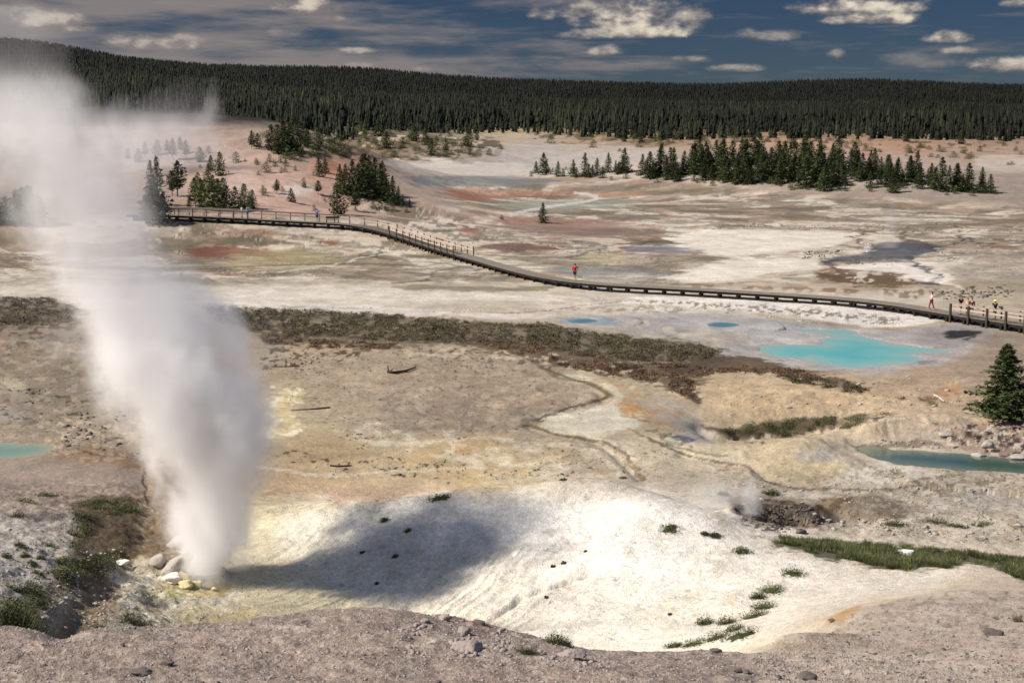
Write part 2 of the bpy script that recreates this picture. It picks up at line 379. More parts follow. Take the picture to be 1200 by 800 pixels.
def table(px, py):
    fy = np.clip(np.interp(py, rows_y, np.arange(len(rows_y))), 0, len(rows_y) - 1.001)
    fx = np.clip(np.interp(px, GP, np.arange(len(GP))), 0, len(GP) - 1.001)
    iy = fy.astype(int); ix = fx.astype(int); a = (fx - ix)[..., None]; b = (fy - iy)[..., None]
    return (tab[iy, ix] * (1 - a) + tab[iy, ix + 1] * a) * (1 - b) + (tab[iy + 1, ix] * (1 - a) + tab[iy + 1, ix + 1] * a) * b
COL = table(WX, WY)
WET = np.zeros(TX.shape)
# the gravelly near slope ends at its own brow, whatever lies behind it
dirt = lin((172, 155, 143)) * 1.0
nearm = (1 - sstep(29, 31.5, TY)) * (1 - sstep(820, 940, PXC))
COL = COL * (1 - nearm[..., None]) + (dirt * (1 + .1 * n1[..., None])) * nearm[..., None]
sh = sstep(830, 960, PXC) * (1 - sstep(0, 1.6, TY - np.interp(PXC, (850, 930, 1000, 1060, 1130, 1300), (28.5, 35, 41.5, 44.5, 46.5, 47))))
COL = COL * (1 - sh[..., None]) + (lin((207, 191, 173)) * (1 + .1 * n2[..., None])) * sh[..., None]
behind = sstep(29, 31, TY) * (1 - sh)
hidden = behind * (TY < 49.5) * sstep(715, 745, PYC)
hc = table(PXC * 0 + np.clip(PXC, 0, 1200), np.full(TX.shape, 705.0))
COL = COL * (1 - hidden[..., None]) + hc * hidden[..., None]

CF = None
def blend(m, k, c, wet=None):
    """mix colour c into the vertices picked by index array m with weight k"""
    v = COL[m]; COL[m] = v + (lin(c) - v) * k[:, None]
    if wet is not None: WET[m] = np.maximum(WET[m], k * wet)
def pick(x0, x1, y0, y1, ymin, ymax=1e9):
    r = np.where((TY[:, 0] > ymin) & (TY[:, 0] < ymax) & (PYC.max(1) > y0) & (PYC.min(1) < y1))[0]
    if not len(r): return None
    r0, r1 = r[0], r[-1] + 1
    i, j = np.nonzero((PXC[r0:r1] > x0) & (PXC[r0:r1] < x1) & (PYC[r0:r1] > y0) & (PYC[r0:r1] < y1))
    return (i + r0, j) if len(i) else None
def patch(c, pts, feather=4, op=.8, wet=None, sy=2.0, rough=0.0, ymin=31, ymax=1e9, warp=1.0, smooth=True):
    P = smooth_path(list(pts) + [pts[0]], 4)[:-1] if smooth else np.array(pts, float)
    pad = 30
    m = pick(P[:, 0].min() - pad, P[:, 0].max() + pad, P[:, 1].min() - pad, P[:, 1].max() + pad, ymin, ymax)
    if m is None: return
    wx = PXC[m] + (WX[m] - PXC[m]) * warp; wy = PYC[m] + (WY[m] - PYC[m]) * warp
    d = poly_sdf(wx, wy, P, 1, sy) + rough * n3[m] * 6
    blend(m, (1 - sstep(-feather, feather, d)) * op, c, wet)
def stroke(c, pts, w=3, op=.8, wet=None, sy=2.2, rough=.4, ymin=31, ymax=1e9, warp=.5, taper=False):
    P = smooth_path(pts, 5); pad = 20 + w * 2
    m = pick(P[:, 0].min() - pad, P[:, 0].max() + pad, P[:, 1].min() - pad, P[:, 1].max() + pad, ymin, ymax)
    if m is None: return
    wx = PXC[m] + (WX[m] - PXC[m]) * warp; wy = PYC[m] + (WY[m] - PYC[m]) * warp
    d = line_dist(wx, wy, P, 1, sy) + rough * w * n3[m]
    blend(m, (1 - sstep(w * .45, w * 1.1, d)) * op, c, wet)
def speck(c, pts, freq=3.0, thr=.3, soft=.12, op=.9, feather=6, seed=200, sy=2.0, ymin=31, wpx=None):
    """blotches of c inside an outline, sized in survey pixels"""
    P = np.array(pts, float); pad = 20
    m = pick(P[:, 0].min() - pad, P[:, 0].max() + pad, P[:, 1].min() - pad, P[:, 1].max() + pad, ymin)
    if m is None: return
    d = poly_sdf(WX[m], WY[m], P, 1, sy)
    ins = 1 - sstep(-feather, feather, d)
    n = fbm(PXC[m] / freq / 2, PYC[m] / freq, 3, seed)
    blend(m, sstep(thr - soft, thr + soft, n + (ins - 1) * .6) * ins * op, c)

# --- streaky far flats
m_far = sstep(200, 212, PYC) * (1 - sstep(322, 340, PYC)) * farflat * (1 - sstep(1.2, 2.6, TZ + .03 * TX))
U_ = RU[None, :] + 0 * TX; LL = np.log(TY)
wu = fbm(U_ * 16, LL * 14, 4, 301); wl = fbm(U_ * 16 + 30, LL * 14, 4, 302)
def tint(k, c):
    global COL
    COL = COL * (1 - k[..., None]) + lin(c) * k[..., None]
sheet = fbm(U_ * 30 + 1.6 * wu, LL * 30 + 1.3 * wl, 5, 311, .55)
sheet2 = fbm(U_ * 44 + 1.2 * wl, LL * 52 + 1.5 * wu, 4, 321, .55)
tint(sstep(.02, .16, sheet) * m_far * .70, (232, 222, 204))
tint(sstep(.10, .26, -sheet) * m_far * .55, (124, 108, 84))
tint(sstep(.12, .24, sheet2) * m_far * .50, (112, 106, 84))
tint(sstep(.16, .28, -sheet2) * m_far * .42, (202, 168, 142))
# thin winding channels with pale crusts beside them
chn = np.abs(fbm(U_ * 22 + 1.5 * wl, LL * 24 + 1.2 * wu, 4, 341)); keep = sstep(-.05, .15, fbm(U_ * 12, LL * 10, 2, 351))
tint((sstep(.075, .045, chn) if False else (1 - sstep(.03, .07, chn)) * (1 - (1 - sstep(.008, .02, chn)))) * m_far * keep * .45, (236, 228, 212))
tint((1 - sstep(.008, .022, chn)) * m_far * keep * .75, (96, 84, 66))
terr = fbm(U_ * 60 + wu, LL * 130 + wl, 3, 361); tint(sstep(.25, .4, terr) * m_far * .35, (120, 104, 82))

# --- far features
patch((212,206,198), [(470,192),(560,188),(640,196),(640,204),(560,206),(490,203)], 5, .6)
patch((138,140,134), [(475,208),(560,206),(640,210),(640,216),(560,219),(490,218)], 3, .75, wet=.8)
patch((226,220,210), [(440,190),(480,186),(560,190),(540,196),(470,198)], 3, .5)
patch((186,118,86), [(505,224),(560,222),(620,223),(650,228),(600,231),(560,235),(530,230)], 3, .55, rough=1)
patch((196,140,108), [(620,225),(700,224),(760,227),(700,231)], 3, .45)
patch((158,168,150), [(575,238),(640,236),(720,234),(740,240),(660,246),(600,246)], 5, .55, wet=.6)
stroke((212,214,208), [(680,226),(700,229),(695,234),(670,238),(640,243),(610,248)], 4, .8, wet=.5)
patch((188,134,116), [(590,252),(640,256),(700,260),(690,263),(620,262),(580,256)], 4, .6, rough=1)
patch((156,128,120), [(600,258),(700,259),(760,268),(700,279),(620,276),(590,268)], 6, .5)
patch((112,78,68), [(560,289),(585,285),(620,285),(652,290),(620,293.5),(575,294)], 3, .8)
speck((226,216,204), [(470,262),(520,254),(565,262),(555,275),(520,282),(480,272)], 3, .0, .15, .85, seed=201)
patch((190,120,84), [(542,268),(556,266),(560,273),(548,277)], 3, .6)
patch((136,76,56), [(205,291),(250,288),(310,292),(330,297),(280,303),(230,301)], 4, .8, rough=1.2)
patch((120,108,92), [(200,305),(260,302),(300,304),(290,315),(230,318),(190,314)], 5, .55)
patch((190,176,132), [(280,296),(340,292),(390,300),(380,314),(300,317),(265,312)], 5, .5)
patch((150,110,80), [(215,275),(300,268),(330,272),(260,282)], 4, .35)
stroke((96,88,74), [(0,308),(40,310),(90,306),(130,300)], 2.2, .6)
stroke((98,88,72), [(195,318),(250,314),(330,311),(420,309),(500,313)], 2, .55)
stroke((206,212,200), [(330,318),(380,312),(430,300),(470,296),(490,286)], 2, .8, wet=.6)
stroke((90,84,72), [(425,288),(448,292),(440,300),(420,298),(450,303)], 2.2, .7)
patch((146,92,66), [(385,284),(402,282),(404,286),(388,288)], 2, .8)
stroke((102,96,82), [(460,332),(500,328),(515,318),(545,312),(560,318)], 2.4, .7)
patch((134,126,96), [(455,335),(520,334),(600,337),(660,334),(640,342),(540,341),(470,339)], 2.5, .75)
stroke((214,220,206), [(185,322),(300,326),(420,329),(470,333)], 1.5, .4)
# island between the branches right
patch((148,136,118), [(600,300),(680,296),(760,300),(860,306),(840,318),(700,322),(640,314)], 6, .4)
stroke((112,104,92), [(560,298),(590,300),(640,302),(672,301),(690,296),(715,288),(750,284),(800,282)], 2.4, .75)
stroke((86,80,70), [(745,286),(770,280),(810,276),(850,276)], 3, .5)
patch((130,134,140), [(730,289),(780,288),(830,293),(780,296),(740,294)], 3, .8, wet=.9)
stroke((176,88,60), [(728,290),(760,294.5),(800,296.5),(860,294)], 1.8, .7)
patch((196,186,130), [(690,296),(740,300),(720,308),(680,306)], 5, .4)
patch((136,142,146), [(640,312),(720,314),(780,320),(740,326),(660,322)], 6, .5, wet=.7)
patch((234,226,212), [(780,322),(840,316),(860,322),(820,330),(790,330)], 3, .8)
patch((236,228,214), [(800,272),(860,268),(930,270),(1000,272),(1000,280),(960,290),(900,296),(850,300),(800,290),(780,280)], 5, .9)
patch((240,231,216), [(800,316),(850,306),(920,302),(970,306),(950,316),(900,322),(860,328),(810,330)], 5, .85)
# dark stream around the small geyser
patch((96,92,90), [(985,300),(1010,296),(1035,284),(1080,286),(1105,292),(1070,300),(1062,304),(1035,304),(985,308),(968,306)], 4, .85, wet=1)
stroke((94,90,88), [(1065,302),(1078,314),(1092,320),(1104,328),(1098,332),(1080,331)], 6, .85, wet=1)
stroke((92,86,80), [(975,306),(985,318),(1010,326)], 6, .7, wet=.9)
stroke((110,84,54), [(1008,285),(1004,278),(1016,272),(1030,272)], 3, .8)
stroke((104,82,58), [(1060,272),(1055,280),(1075,284),(1095,290)], 4, .75)
stroke((84,74,64), [(1095,290),(1118,286),(1128,276),(1142,284),(1160,286)], 3, .8, wet=.5)
stroke((140,96,54), [(1150,288),(1175,289),(1200,288)], 3, .7)
patch((110,78,38), [(960,318),(1000,322),(1040,320),(1080,330),(1050,336),(1000,334),(970,326)], 5, .85, rough=1.4)
patch((132,92,48), [(955,316),(985,312),(1000,318),(975,322)], 4, .6, rough=1.4)
speck((232,222,206), [(985,316),(1060,318),(1080,330),(1000,332)], 5, .15, .12, .7, seed=203)
patch((240,233,222), [(985,312),(1020,308),(1062,309),(1090,322),(1095,330),(1070,328),(1040,318),(1000,316)], 3, .9)
patch((240,232,218), [(1065,304),(1100,308),(1150,300),(1120,310),(1110,322),(1130,340),(1110,334),(1088,316)], 4, .75)
patch((178,166,150), [(1100,312),(1150,302),(1210,298),(1210,330),(1150,330),(1115,322)], 6, .6)
speck((92,80,60), [(1110,340),(1140,334),(1180,334),(1200,338),(1180,342),(1130,348)], 3, .1, .1, .9, seed=204)
speck((120,100,70), [(1020,338),(1090,336),(1120,345),(1100,352),(1040,346)], 3, .0, .15, .7, seed=205)
speck((150,112,72), [(780,331),(900,334),(1000,338),(1000,345),(900,340),(780,336)], 4, -.15, .2, .8, seed=206)
patch((186,172,140), [(1120,348),(1200,350),(1200,358),(1130,356)], 4, .5)
# terrace below the boardwalk, white crusts
patch((232,224,212), [(0,333),(200,333),(400,335),(500,340),(640,346),(660,350),(560,352),(300,350),(0,345)], 4, .55)
stroke((124,112,96), [(205,357),(300,358),(400,361),(500,365),(600,366),(680,359),(720,353)], 1.8, .55, rough=.9)
patch((234,228,218), [(0,350),(300,352),(520,364),(640,368),(620,373),(500,370),(300,366),(0,360)], 3, .6)
stroke((160,150,136), [(0,362),(200,366),(400,374),(520,378),(640,380)], 2.4, .5)
patch((240,234,224), [(730,348),(840,349),(980,356),(1060,364),(1105,376),(1060,384),(980,378),(900,366),(800,360),(730,356)], 4, .8)
speck((120,98,74), [(680,350),(800,352),(960,362),(1080,372),(1060,382),(940,372),(800,360)], 2.4, .05, .12, .75, seed=207)
speck((140,116,88), [(620,362),(760,358),(880,366),(760,368)], 3, .05, .15, .6, seed=208)
stroke((184,150,92), [(880,368),(940,376),(1010,384),(1060,384),(1110,376)], 3.5, .6)
# grey blue silt around the pools
patch((172,168,166), [(660,372),(760,366),(880,370),(960,382),(1010,384),(1060,388),(1120,380),(1160,388),(1150,404),(1110,404),(1060,398),(1000,384),(940,386),(930,400),(880,404),(860,418),(800,398),(740,388)], 5, .7, wet=.6)
speck((214,202,178), [(640,366),(780,374),(900,384),(920,402),(860,412),(760,392)], 7, .1, .15, .6, seed=209)
patch((188,186,186), [(780,372),(900,379),(1010,385),(1070,394),(1135,402),(1138,414),(1096,426),(1060,434),(1000,439),(930,433),(884,420),(846,402)], 6, .65, wet=.4)
patch((196,178,146), [(800,384),(850,386),(880,400),(850,408),(810,398)], 5, .4)
patch((128,160,190), [(648,374),(700,371),(720,378),(690,381),(655,379)], 3, .5, wet=.8)
patch((120,98,84), [(1060,398),(1120,382),(1180,392),(1150,402),(1110,408)], 6, .25)
patch((42,34,28), [(1104,391),(1118,387),(1148,389),(1140,393),(1122,396),(1108,395)], 2.5, .95, warp=.5)
stroke((58,48,40), [(1130,392),(1145,394),(1135,397)], 3, .8)
patch((150,144,150), [(1065,416),(1088,420),(1092,424),(1060,428),(1040,424)], 3, .7, wet=.6)
# brush band soil
patch((104,86,58), [(-60,346),(60,350),(85,360),(90,378),(40,382),(-60,380)], 5, .7, rough=2)
speck((80,68,44), [(-60,346),(80,350),(90,378),(-60,380)], 2.6, -.05, .2, .75, seed=241)
patch((100,88,58), [(240,360),(330,362),(440,368),(560,378),(640,380),(690,390),(800,400),(850,412),(820,424),(760,426),(700,420),(640,408),(560,404),(460,404),(380,398),(300,390),(250,378)], 6, .62, rough=2)
speck((84,72,46), [(240,358),(440,366),(640,380),(860,410),(820,424),(700,420),(560,404),(300,392)], 2.6, -.05, .2, .75, seed=240)
patch((110,84,54), [(300,388),(380,396),(470,404),(440,410),(360,404),(310,402)], 5, .75, rough=2)
patch((104,80,56), [(560,396),(660,408),(740,424),(830,436),(800,462),(760,448),(690,436),(620,420),(540,406)], 5, .75, rough=2)
patch((96,74,52), [(780,428),(840,416),(880,418),(930,432),(960,440),(1020,456),(990,458),(930,444),(870,434),(810,440),(815,470),(790,456)], 4, .85, rough=1.6)
speck((90,68,46), [(300,402),(420,404),(600,412),(680,430),(640,440),(540,424),(440,414),(360,432),(300,432)], 3, .18, .1, .85, seed=210)
speck((96,76,50), [(0,380),(90,380),(130,400),(90,415),(0,410)], 3, .18, .1, .8, seed=211)
speck((222,206,170), [(400,408),(600,406),(760,430),(840,470),(740,460),(600,425),(480,418)], 5, .2, .15, .7, seed=212)
# mid flats
patch((184,162,134), [(350,455),(480,430),(620,425),(690,450),(680,472),(620,490),(560,505),(440,500),(360,480)], 14, .5)
patch((160,142,122), [(440,480),(540,474),(640,476),(610,494),(560,506),(460,500)], 10, .45)
patch((236,216,160), [(325,455),(358,458),(350,472),(330,478),(350,490),(352,508),(310,512),(300,495),(318,480)], 5, .75, rough=1.5)
speck((248,238,206), [(318,452),(362,455),(345,480),(365,512),(300,515)], 4, .1, .1, .85, seed=213)
patch((222,186,124), [(470,520),(560,505),(600,525),(570,556),(520,565),(470,550)], 14, .3, rough=1)
patch((228,196,120), [(532,560),(550,556),(578,562),(560,568)], 6, .4, rough=1.5)
patch((206,152,120), [(380,575),(470,576),(520,570),(480,582),(400,590)], 6, .35, rough=1.5)
patch((180,150,100), [(345,515),(400,512),(430,530),(380,540),(340,532)], 10, .4)
speck((86,70,54), [(300,520),(500,540),(760,545),(700,560),(500,565),(330,545)], 3.2, .4, .06, .85, seed=214)
speck((240,230,205), [(400,495),(560,508),(760,530),(760,560),(600,560),(430,520)], 8, .12, .2, .6, seed=215)
stroke((124,104,76), [(620,420),(650,440),(688,447),(712,462),(695,470),(668,477),(645,484),(622,496),(590,505)], 4, .7)
stroke((128,110,80), [(622,497),(660,512),(700,518),(728,532),(738,546),(752,562)], 4, .75)
patch((236,230,208), [(630,485),(690,476),(745,480),(760,492),(720,505),(680,512),(650,505)], 6, .7)
patch((204,156,88), [(722,468),(760,474),(790,486),(770,494),(735,484)], 6, .6, rough=1.5)
speck((208,150,74), [(715,455),(800,480),(790,505),(730,490)], 5, .12, .12, .7, seed=216)
patch((168,164,160), [(740,470),(790,472),(830,500),(835,520),(800,515),(770,490)], 8, .65, wet=.6)
patch((98,112,132), [(778,512),(800,510),(816,514),(800,518)], 2.5, .85, wet=1)
patch((108,118,132), [(780,519),(795,519),(800,523),(785,523)], 2, .85, wet=1)
patch((232,218,186), [(700,520),(780,515),(860,530),(880,545),(800,550),(740,545)], 8, .45)
stroke((122,104,78), [(760,515),(800,532),(850,541),(880,548),(886,560),(905,566),(950,572),(1020,575),(1080,568)], 3.4, .8)
speck((108,92,64), [(740,490),(830,510),(840,540),(760,530)], 4, .28, .08, .6, seed=217)
stroke((232,222,196), [(660,440),(700,446),(724,462),(712,478),(680,486),(650,492),(640,500),(690,512),(730,524),(760,548)], 7, .55, sy=2)
stroke((112,92,62), [(640,434),(668,442),(690,449),(710,462),(692,472),(664,478),(640,487),(620,497),(596,503)], 3.2, .75)
stroke((114,94,66), [(622,499),(660,511),(702,517),(732,531),(744,547),(756,561)], 3.4, .75)
stroke((206,160,90), [(700,446),(740,456),(770,476),(800,486)], 6, .4); stroke((140,120,84), [(735,500),(762,516),(800,526),(850,534)], 3, .6)
stroke((186,152,92), [(730,486),(770,500),(800,503)], 5, .4)
speck((214,170,96), [(560,500),(760,540),(780,556),(600,560),(470,540)], 6, .2, .2, .35, seed=243)
stroke((236,228,206), [(420,515),(480,520),(560,512),(620,520)], 5, .5, rough=1); stroke((238,230,208), [(300,545),(380,556),(470,552),(560,548)], 5, .45, rough=1)
stroke((238,230,210), [(880,515),(940,505),(1000,494),(1060,490)], 4, .5); stroke((232,214,178), [(850,465),(920,458),(1000,462),(1080,474)], 5, .45)
# left
patch((148,132,110), [(-20,395),(120,400),(160,440),(100,480),(-20,470)], 16, .35)
patch((216,204,168), [(0,440),(30,448),(28,458),(10,456)], 3, .6)
speck((70,60,48), [(0,455),(110,455),(180,520),(100,535),(0,490)], 5, .34, .06, .8, seed=218)
speck((226,210,172), [(40,485),(180,490),(190,530),(120,540),(40,520)], 4, .16, .12, .6, seed=219)
patch((150,112,66), [(60,532),(110,522),(165,530),(175,545),(120,548),(80,545)], 5, .6)
patch((172,156,146), [(-40,545),(80,540),(165,550),(165,575),(100,590),(-40,595)], 6, .6)
stroke((84,64,44), [(100,530),(150,536),(168,545),(167,560),(172,580),(180,600)], 1.9, .8)
patch((128,96,66), [(172,550),(205,545),(225,600),(215,640),(170,650),(180,600)], 8, .65, rough=1.5)
patch((92,76,52), [(80,590),(165,580),(160,640),(130,680),(100,690),(60,700),(40,740),(10,745),(50,690),(85,650)], 8, .7, rough=1.6, ymax=66)
patch((130,98,62), [(120,660),(160,650),(140,700),(90,745),(60,750),(90,700)], 7, .6, rough=1.6)
patch((206,200,196), [(-20,604),(80,598),(95,612),(85,640),(60,680),(20,700),(-20,720)], 8, .6)
patch((96,86,84), [(20,598),(50,600),(80,602),(66,612),(40,608)], 4, .6)
speck((150,140,124), [(-20,604),(90,600),(80,660),(0,730)], 5, .2, .1, .6, seed=220)
# ledge and vent
patch((220,212,192), [(128,660),(170,655),(200,675),(260,690),(280,710),(220,720),(160,700),(125,680)], 8, .6, rough=1)
patch((216,208,130), [(160,688),(210,690),(230,698),(180,700)], 4, .5)
speck((246,240,224), [(120,655),(280,690),(300,715),(200,740),(120,700)], 6, .1, .15, .6, seed=221)
patch((190,166,98), [(200,672),(255,676),(270,694),(230,698),(196,688)], 5, .6, rough=1)
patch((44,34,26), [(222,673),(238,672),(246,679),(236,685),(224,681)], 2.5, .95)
patch((196,178,128), [(180,715),(250,708),(330,705),(300,725),(200,735)], 8, .3)
patch((240,230,190), [(270,625),(300,612),(330,610),(320,625),(290,635)], 6, .5)
patch((226,206,150), [(280,690),(420,690),(460,705),(440,722),(330,722),(280,715)], 8, .3)
speck((226,204,140), [(420,650),(620,640),(700,700),(620,740),(420,720)], 6, .2, .2, .28, seed=222)
speck((198,184,150), [(300,600),(900,600),(900,760),(700,760),(300,720)], 9, .32, .1, .35, seed=223)
speck((222,200,150), [(740,700),(860,690),(880,720),(800,755),(740,745)], 6, .1, .2, .5, seed=224)
# right mid
patch((226,196,146), [(830,440),(900,445),(1000,455),(1060,470),(980,482),(880,484),(830,470)], 8, .3)
patch((206,150,100), [(1085,462),(1105,452),(1128,447),(1120,462),(1100,468)], 5, .75, rough=1)
patch((178,152,110), [(1060,462),(1090,470),(1140,476),(1100,480)], 5, .4)
patch((92,76,50), [(845,506),(880,498),(920,494),(990,488),(1050,485),(1000,498),(940,508),(880,516),(850,514)], 4, .8, rough=1.4)
patch((72,52,36), [(820,496),(845,506),(870,514),(850,516),(828,504)], 3, .85)
patch((208,186,116), [(890,545),(940,535),(990,545),(970,565),(920,562)], 10, .3, rough=1)
patch((176,170,172), [(930,528),(970,526),(980,538),(945,545)], 6, .5)
patch((228,218,200), [(1010,545),(1060,545),(1110,554),(1060,566),(1000,566),(960,560)], 6, .7)
patch((124,112,92), [(1000,519),(1060,518),(1110,522),(1080,527),(1010,524)], 3, .7)
patch((150,112,92), [(1100,500),(1160,495),(1210,498),(1210,538),(1150,532),(1110,522)], 6, .4, rough=1.4)
stroke((66,50,40), [(1110,512),(1150,515),(1175,520),(1210,522)], 5, .6, rough=1.2)
speck((60,46,38), [(1090,496),(1210,495),(1210,540),(1110,525)], 4, .12, .1, .85, seed=225)
speck((226,212,192), [(1060,492),(1210,496),(1210,540),(1090,528)], 4, .25, .1, .8, seed=226)
speck((120,102,76), [(1080,556),(1200,556),(1160,580),(1100,590),(1060,572)], 4, .1, .12, .7, seed=227)
patch((196,192,188), [(1090,580),(1200,575),(1200,595),(1100,598)], 5, .45)
patch((124,108,88), [(850,582),(900,578),(960,588),(1020,580),(1080,595),(1040,612),(960,622),(880,612)], 7, .75)
patch((58,42,26), [(875,588),(905,584),(935,586),(955,600),(950,612),(925,602),(900,600)], 4, .8, rough=1.4)
patch((118,84,34), [(945,588),(980,582),(1000,584),(980,596),(955,602)], 4, .8, rough=1.4)
speck((46,38,30), [(880,590),(950,590),(960,615),(900,625),(860,610)], 3, .1, .1, .8, seed=228)
patch((214,204,188), [(960,612),(1100,606),(1200,600),(1200,640),(1100,632),(980,630)], 6, .5)
patch((74,78,44), [(885,630),(960,634),(1060,640),(1100,645),(1210,655),(1210,684),(1150,660),(1060,668),(980,655)], 6, .85, rough=1.2)
# hill tints
patch((204,150,124), [(350,190),(410,180),(440,200),(400,225),(360,215)], 10, .35, rough=1.4)
patch((196,126,96), [(368,196),(400,190),(412,204),(385,206)], 5, .6, rough=1.4)
patch((216,176,154), [(290,235),(350,225),(420,232),(440,250),(380,254),(300,250)], 7, .5)
patch((228,216,206), [(330,222),(355,216),(372,220),(360,230),(338,230)], 4, .7)
patch((206,170,124), [(203,238),(216,235),(222,244),(205,246)], 3, .7)
speck((92,84,54), [(310,155),(420,150),(590,165),(590,185),(430,188),(330,185)], 3.4, .0, .15, .8, seed=230)
speck((222,206,182), [(340,150),(560,155),(570,170),(400,175)], 3, .28, .1, .7, seed=231)
speck((96,84,52), [(600,150),(900,156),(1200,165),(1200,175),(900,170),(640,168)], 3.4, .12, .15, .75, seed=232)
speck((192,146,116), [(600,150),(1200,160),(1200,196),(700,180)], 7, .2, .25, .4, seed=233)
patch((206,178,126), [(540,148),(600,146),(640,152),(580,158)], 5, .5)
patch((196,190,184), [(560,175),(620,166),(700,170),(790,178),(740,190),(620,192)], 6, .6)
patch((222,214,202), [(1140,184),(1200,180),(1210,200),(1150,200)], 5, .4)
stroke((176,140,124), [(600,206),(700,211),(800,218),(900,224),(1000,229),(1100,231),(1170,231)], 3.5, .35)
# foreground dirt details
stroke((222,204,184), [(1000,770),(1060,768),(1120,776),(1210,788)], 5, .6, ymin=16)
stroke((212,196,176), [(1080,785),(1210,795)], 4, .45, ymin=16)
patch((206,160,100), [(965,725),(1000,708),(1010,712),(985,728)], 4, .7)
patch((176,150,110), [(870,760),(960,742),(1000,745),(930,765)], 7, .35, ymin=16)
patch((190,176,162), [(480,738),(530,732),(580,745),(590,762),(520,765),(470,752)], 8, .5, ymin=16)
patch((252,248,240), [(330,606),(450,592),(560,575),(700,562),(800,592),(880,636),(1000,668),(1090,668),(1130,668),(1090,690),(1000,705),(930,732),(860,756),(700,756),(560,738),(460,715),(400,690),(330,650)], 12, .42)
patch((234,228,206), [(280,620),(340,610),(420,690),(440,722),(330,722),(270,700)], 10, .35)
patch((168,112,96), [(530,726),(560,728),(575,738),(550,738)], 4, .5, ymin=16)

def forest_edge(u): return 640 + np.interp(u, (-.5, -.2, -.17, -.13, -.08, 0, .1, .5), (-290, -275, -215, -100, -10, 70, 20, -20))
FGP = [(-40, 715), (600, 715), (860, 755), (1000, 700), (1240, 680), (1240, 815), (-40, 815)]
COL0 = COL.copy()
for c_, fr, th, op_, sd_ in (((128,112,102), 6, .14, .32, 701), ((214,202,188), 5, .18, .35, 702), ((104,88,80), 2.2, .34, .5, 703), ((184,158,140), 14, .24, .18, 704), ((208,198,186), 1.8, .40, .55, 705)):
    speck(c_, FGP, fr, th, .1, op_, seed=sd_, ymin=16, sy=1)
km = np.clip(nearm + sh, 0, 1)[..., None]; COL = COL0 * (1 - km) + COL * km; del COL0
TAN = [(320, 405), (560, 410), (700, 450), (690, 500), (560, 515), (400, 520), (330, 470)]
for c_, fr, th, op_, sd_ in (((212,198,174), 4, .14, .34, 711), ((146,128,108), 3, .22, .22, 712), ((92,76,60), 1.6, .48, .7, 713), ((204,172,130), 8, .2, .16, 714)):
    speck(c_, TAN, fr, th, .1, op_, seed=sd_, feather=14)
    speck(c_, [(-20, 395), (110, 400), (180, 440), (180, 540), (90, 545), (-20, 520)], fr, th, .1, op_, seed=sd_ + 20, feather=10)
    speck(c_, [(830, 440), (1200, 440), (1200, 490), (1000, 500), (840, 490)], fr, th + .04, .1, op_ * .8, seed=sd_ + 40, feather=10)
    speck(c_, [(840, 550), (1210, 545), (1210, 640), (960, 630), (850, 600)], fr, th, .1, op_, seed=sd_ + 60, feather=10)
    speck(c_, [(760, 520), (880, 545), (900, 570), (760, 560), (600, 545), (600, 500)], fr, th, .1, op_, seed=sd_ + 80, feather=10)
# wood floor under the far forest
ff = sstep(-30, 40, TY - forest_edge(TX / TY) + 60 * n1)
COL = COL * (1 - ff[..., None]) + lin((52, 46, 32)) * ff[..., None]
# mottling at ground scale
nm_ = fbm(TX * .9, TY * .55, 4, 601); nk_ = ridged(TX * .35 + n1, TY * .3 + n2, 4, 611)
midz = sstep(60, 70, TY) * (1 - sstep(125, 200, TY))
mot = 1 + .10 * n1 + .10 * n3 + .06 * n2 + midz * (.16 * nm_ + .30 * (nk_ - .62))
lum = COL @ np.array((.25, .65, .10))
satk = (1.02 - .12 * sstep(62, 72, TY) * (1 - sstep(130, 200, TY)))[..., None]
COL = np.maximum(lum[..., None] + (COL - lum[..., None]) * satk, .004)
COL = COL * (np.clip(lum, .02, 1) ** .17)[..., None] * np.array((1.02, 1.0, .97))
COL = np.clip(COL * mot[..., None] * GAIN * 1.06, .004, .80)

def mesh_obj(name, V, faces, mat, parent=None, smooth=False):
    me = bpy.data.meshes.new(name)
    V = np.asarray(V, np.float32)
    if isinstance(faces, np.ndarray):
        k = faces.shape[1]; nf = len(faces)
        me.vertices.add(len(V)); me.vertices.foreach_set('co', V.ravel())
        me.loops.add(nf * k); me.loops.foreach_set('vertex_index', faces.astype(np.int32).ravel())
        me.polygons.add(nf); me.polygons.foreach_set('loop_start', np.arange(0, nf * k, k, dtype=np.int32))
        me.polygons.foreach_set('loop_total', np.full(nf, k, np.int32))
        me.update(calc_edges=True)
    else:
        me.from_pydata([tuple(map(float, v)) for v in V], [], [tuple(f) for f in faces]); me.update()
    if smooth: me.polygons.foreach_set('use_smooth', np.ones(len(me.polygons), bool))
    if mat is not None: me.materials.append(mat)
    o = bpy.data.objects.new(name, me); col.objects.link(o)
    if parent is not None: o.parent = parent
    return o
def tag(o, label=None, cat=None, group=None, kind=None):
    if label: o['label'] = label
    if cat: o['category'] = cat
    if group: o['group'] = group
    if kind: o['kind'] = kind
    return o

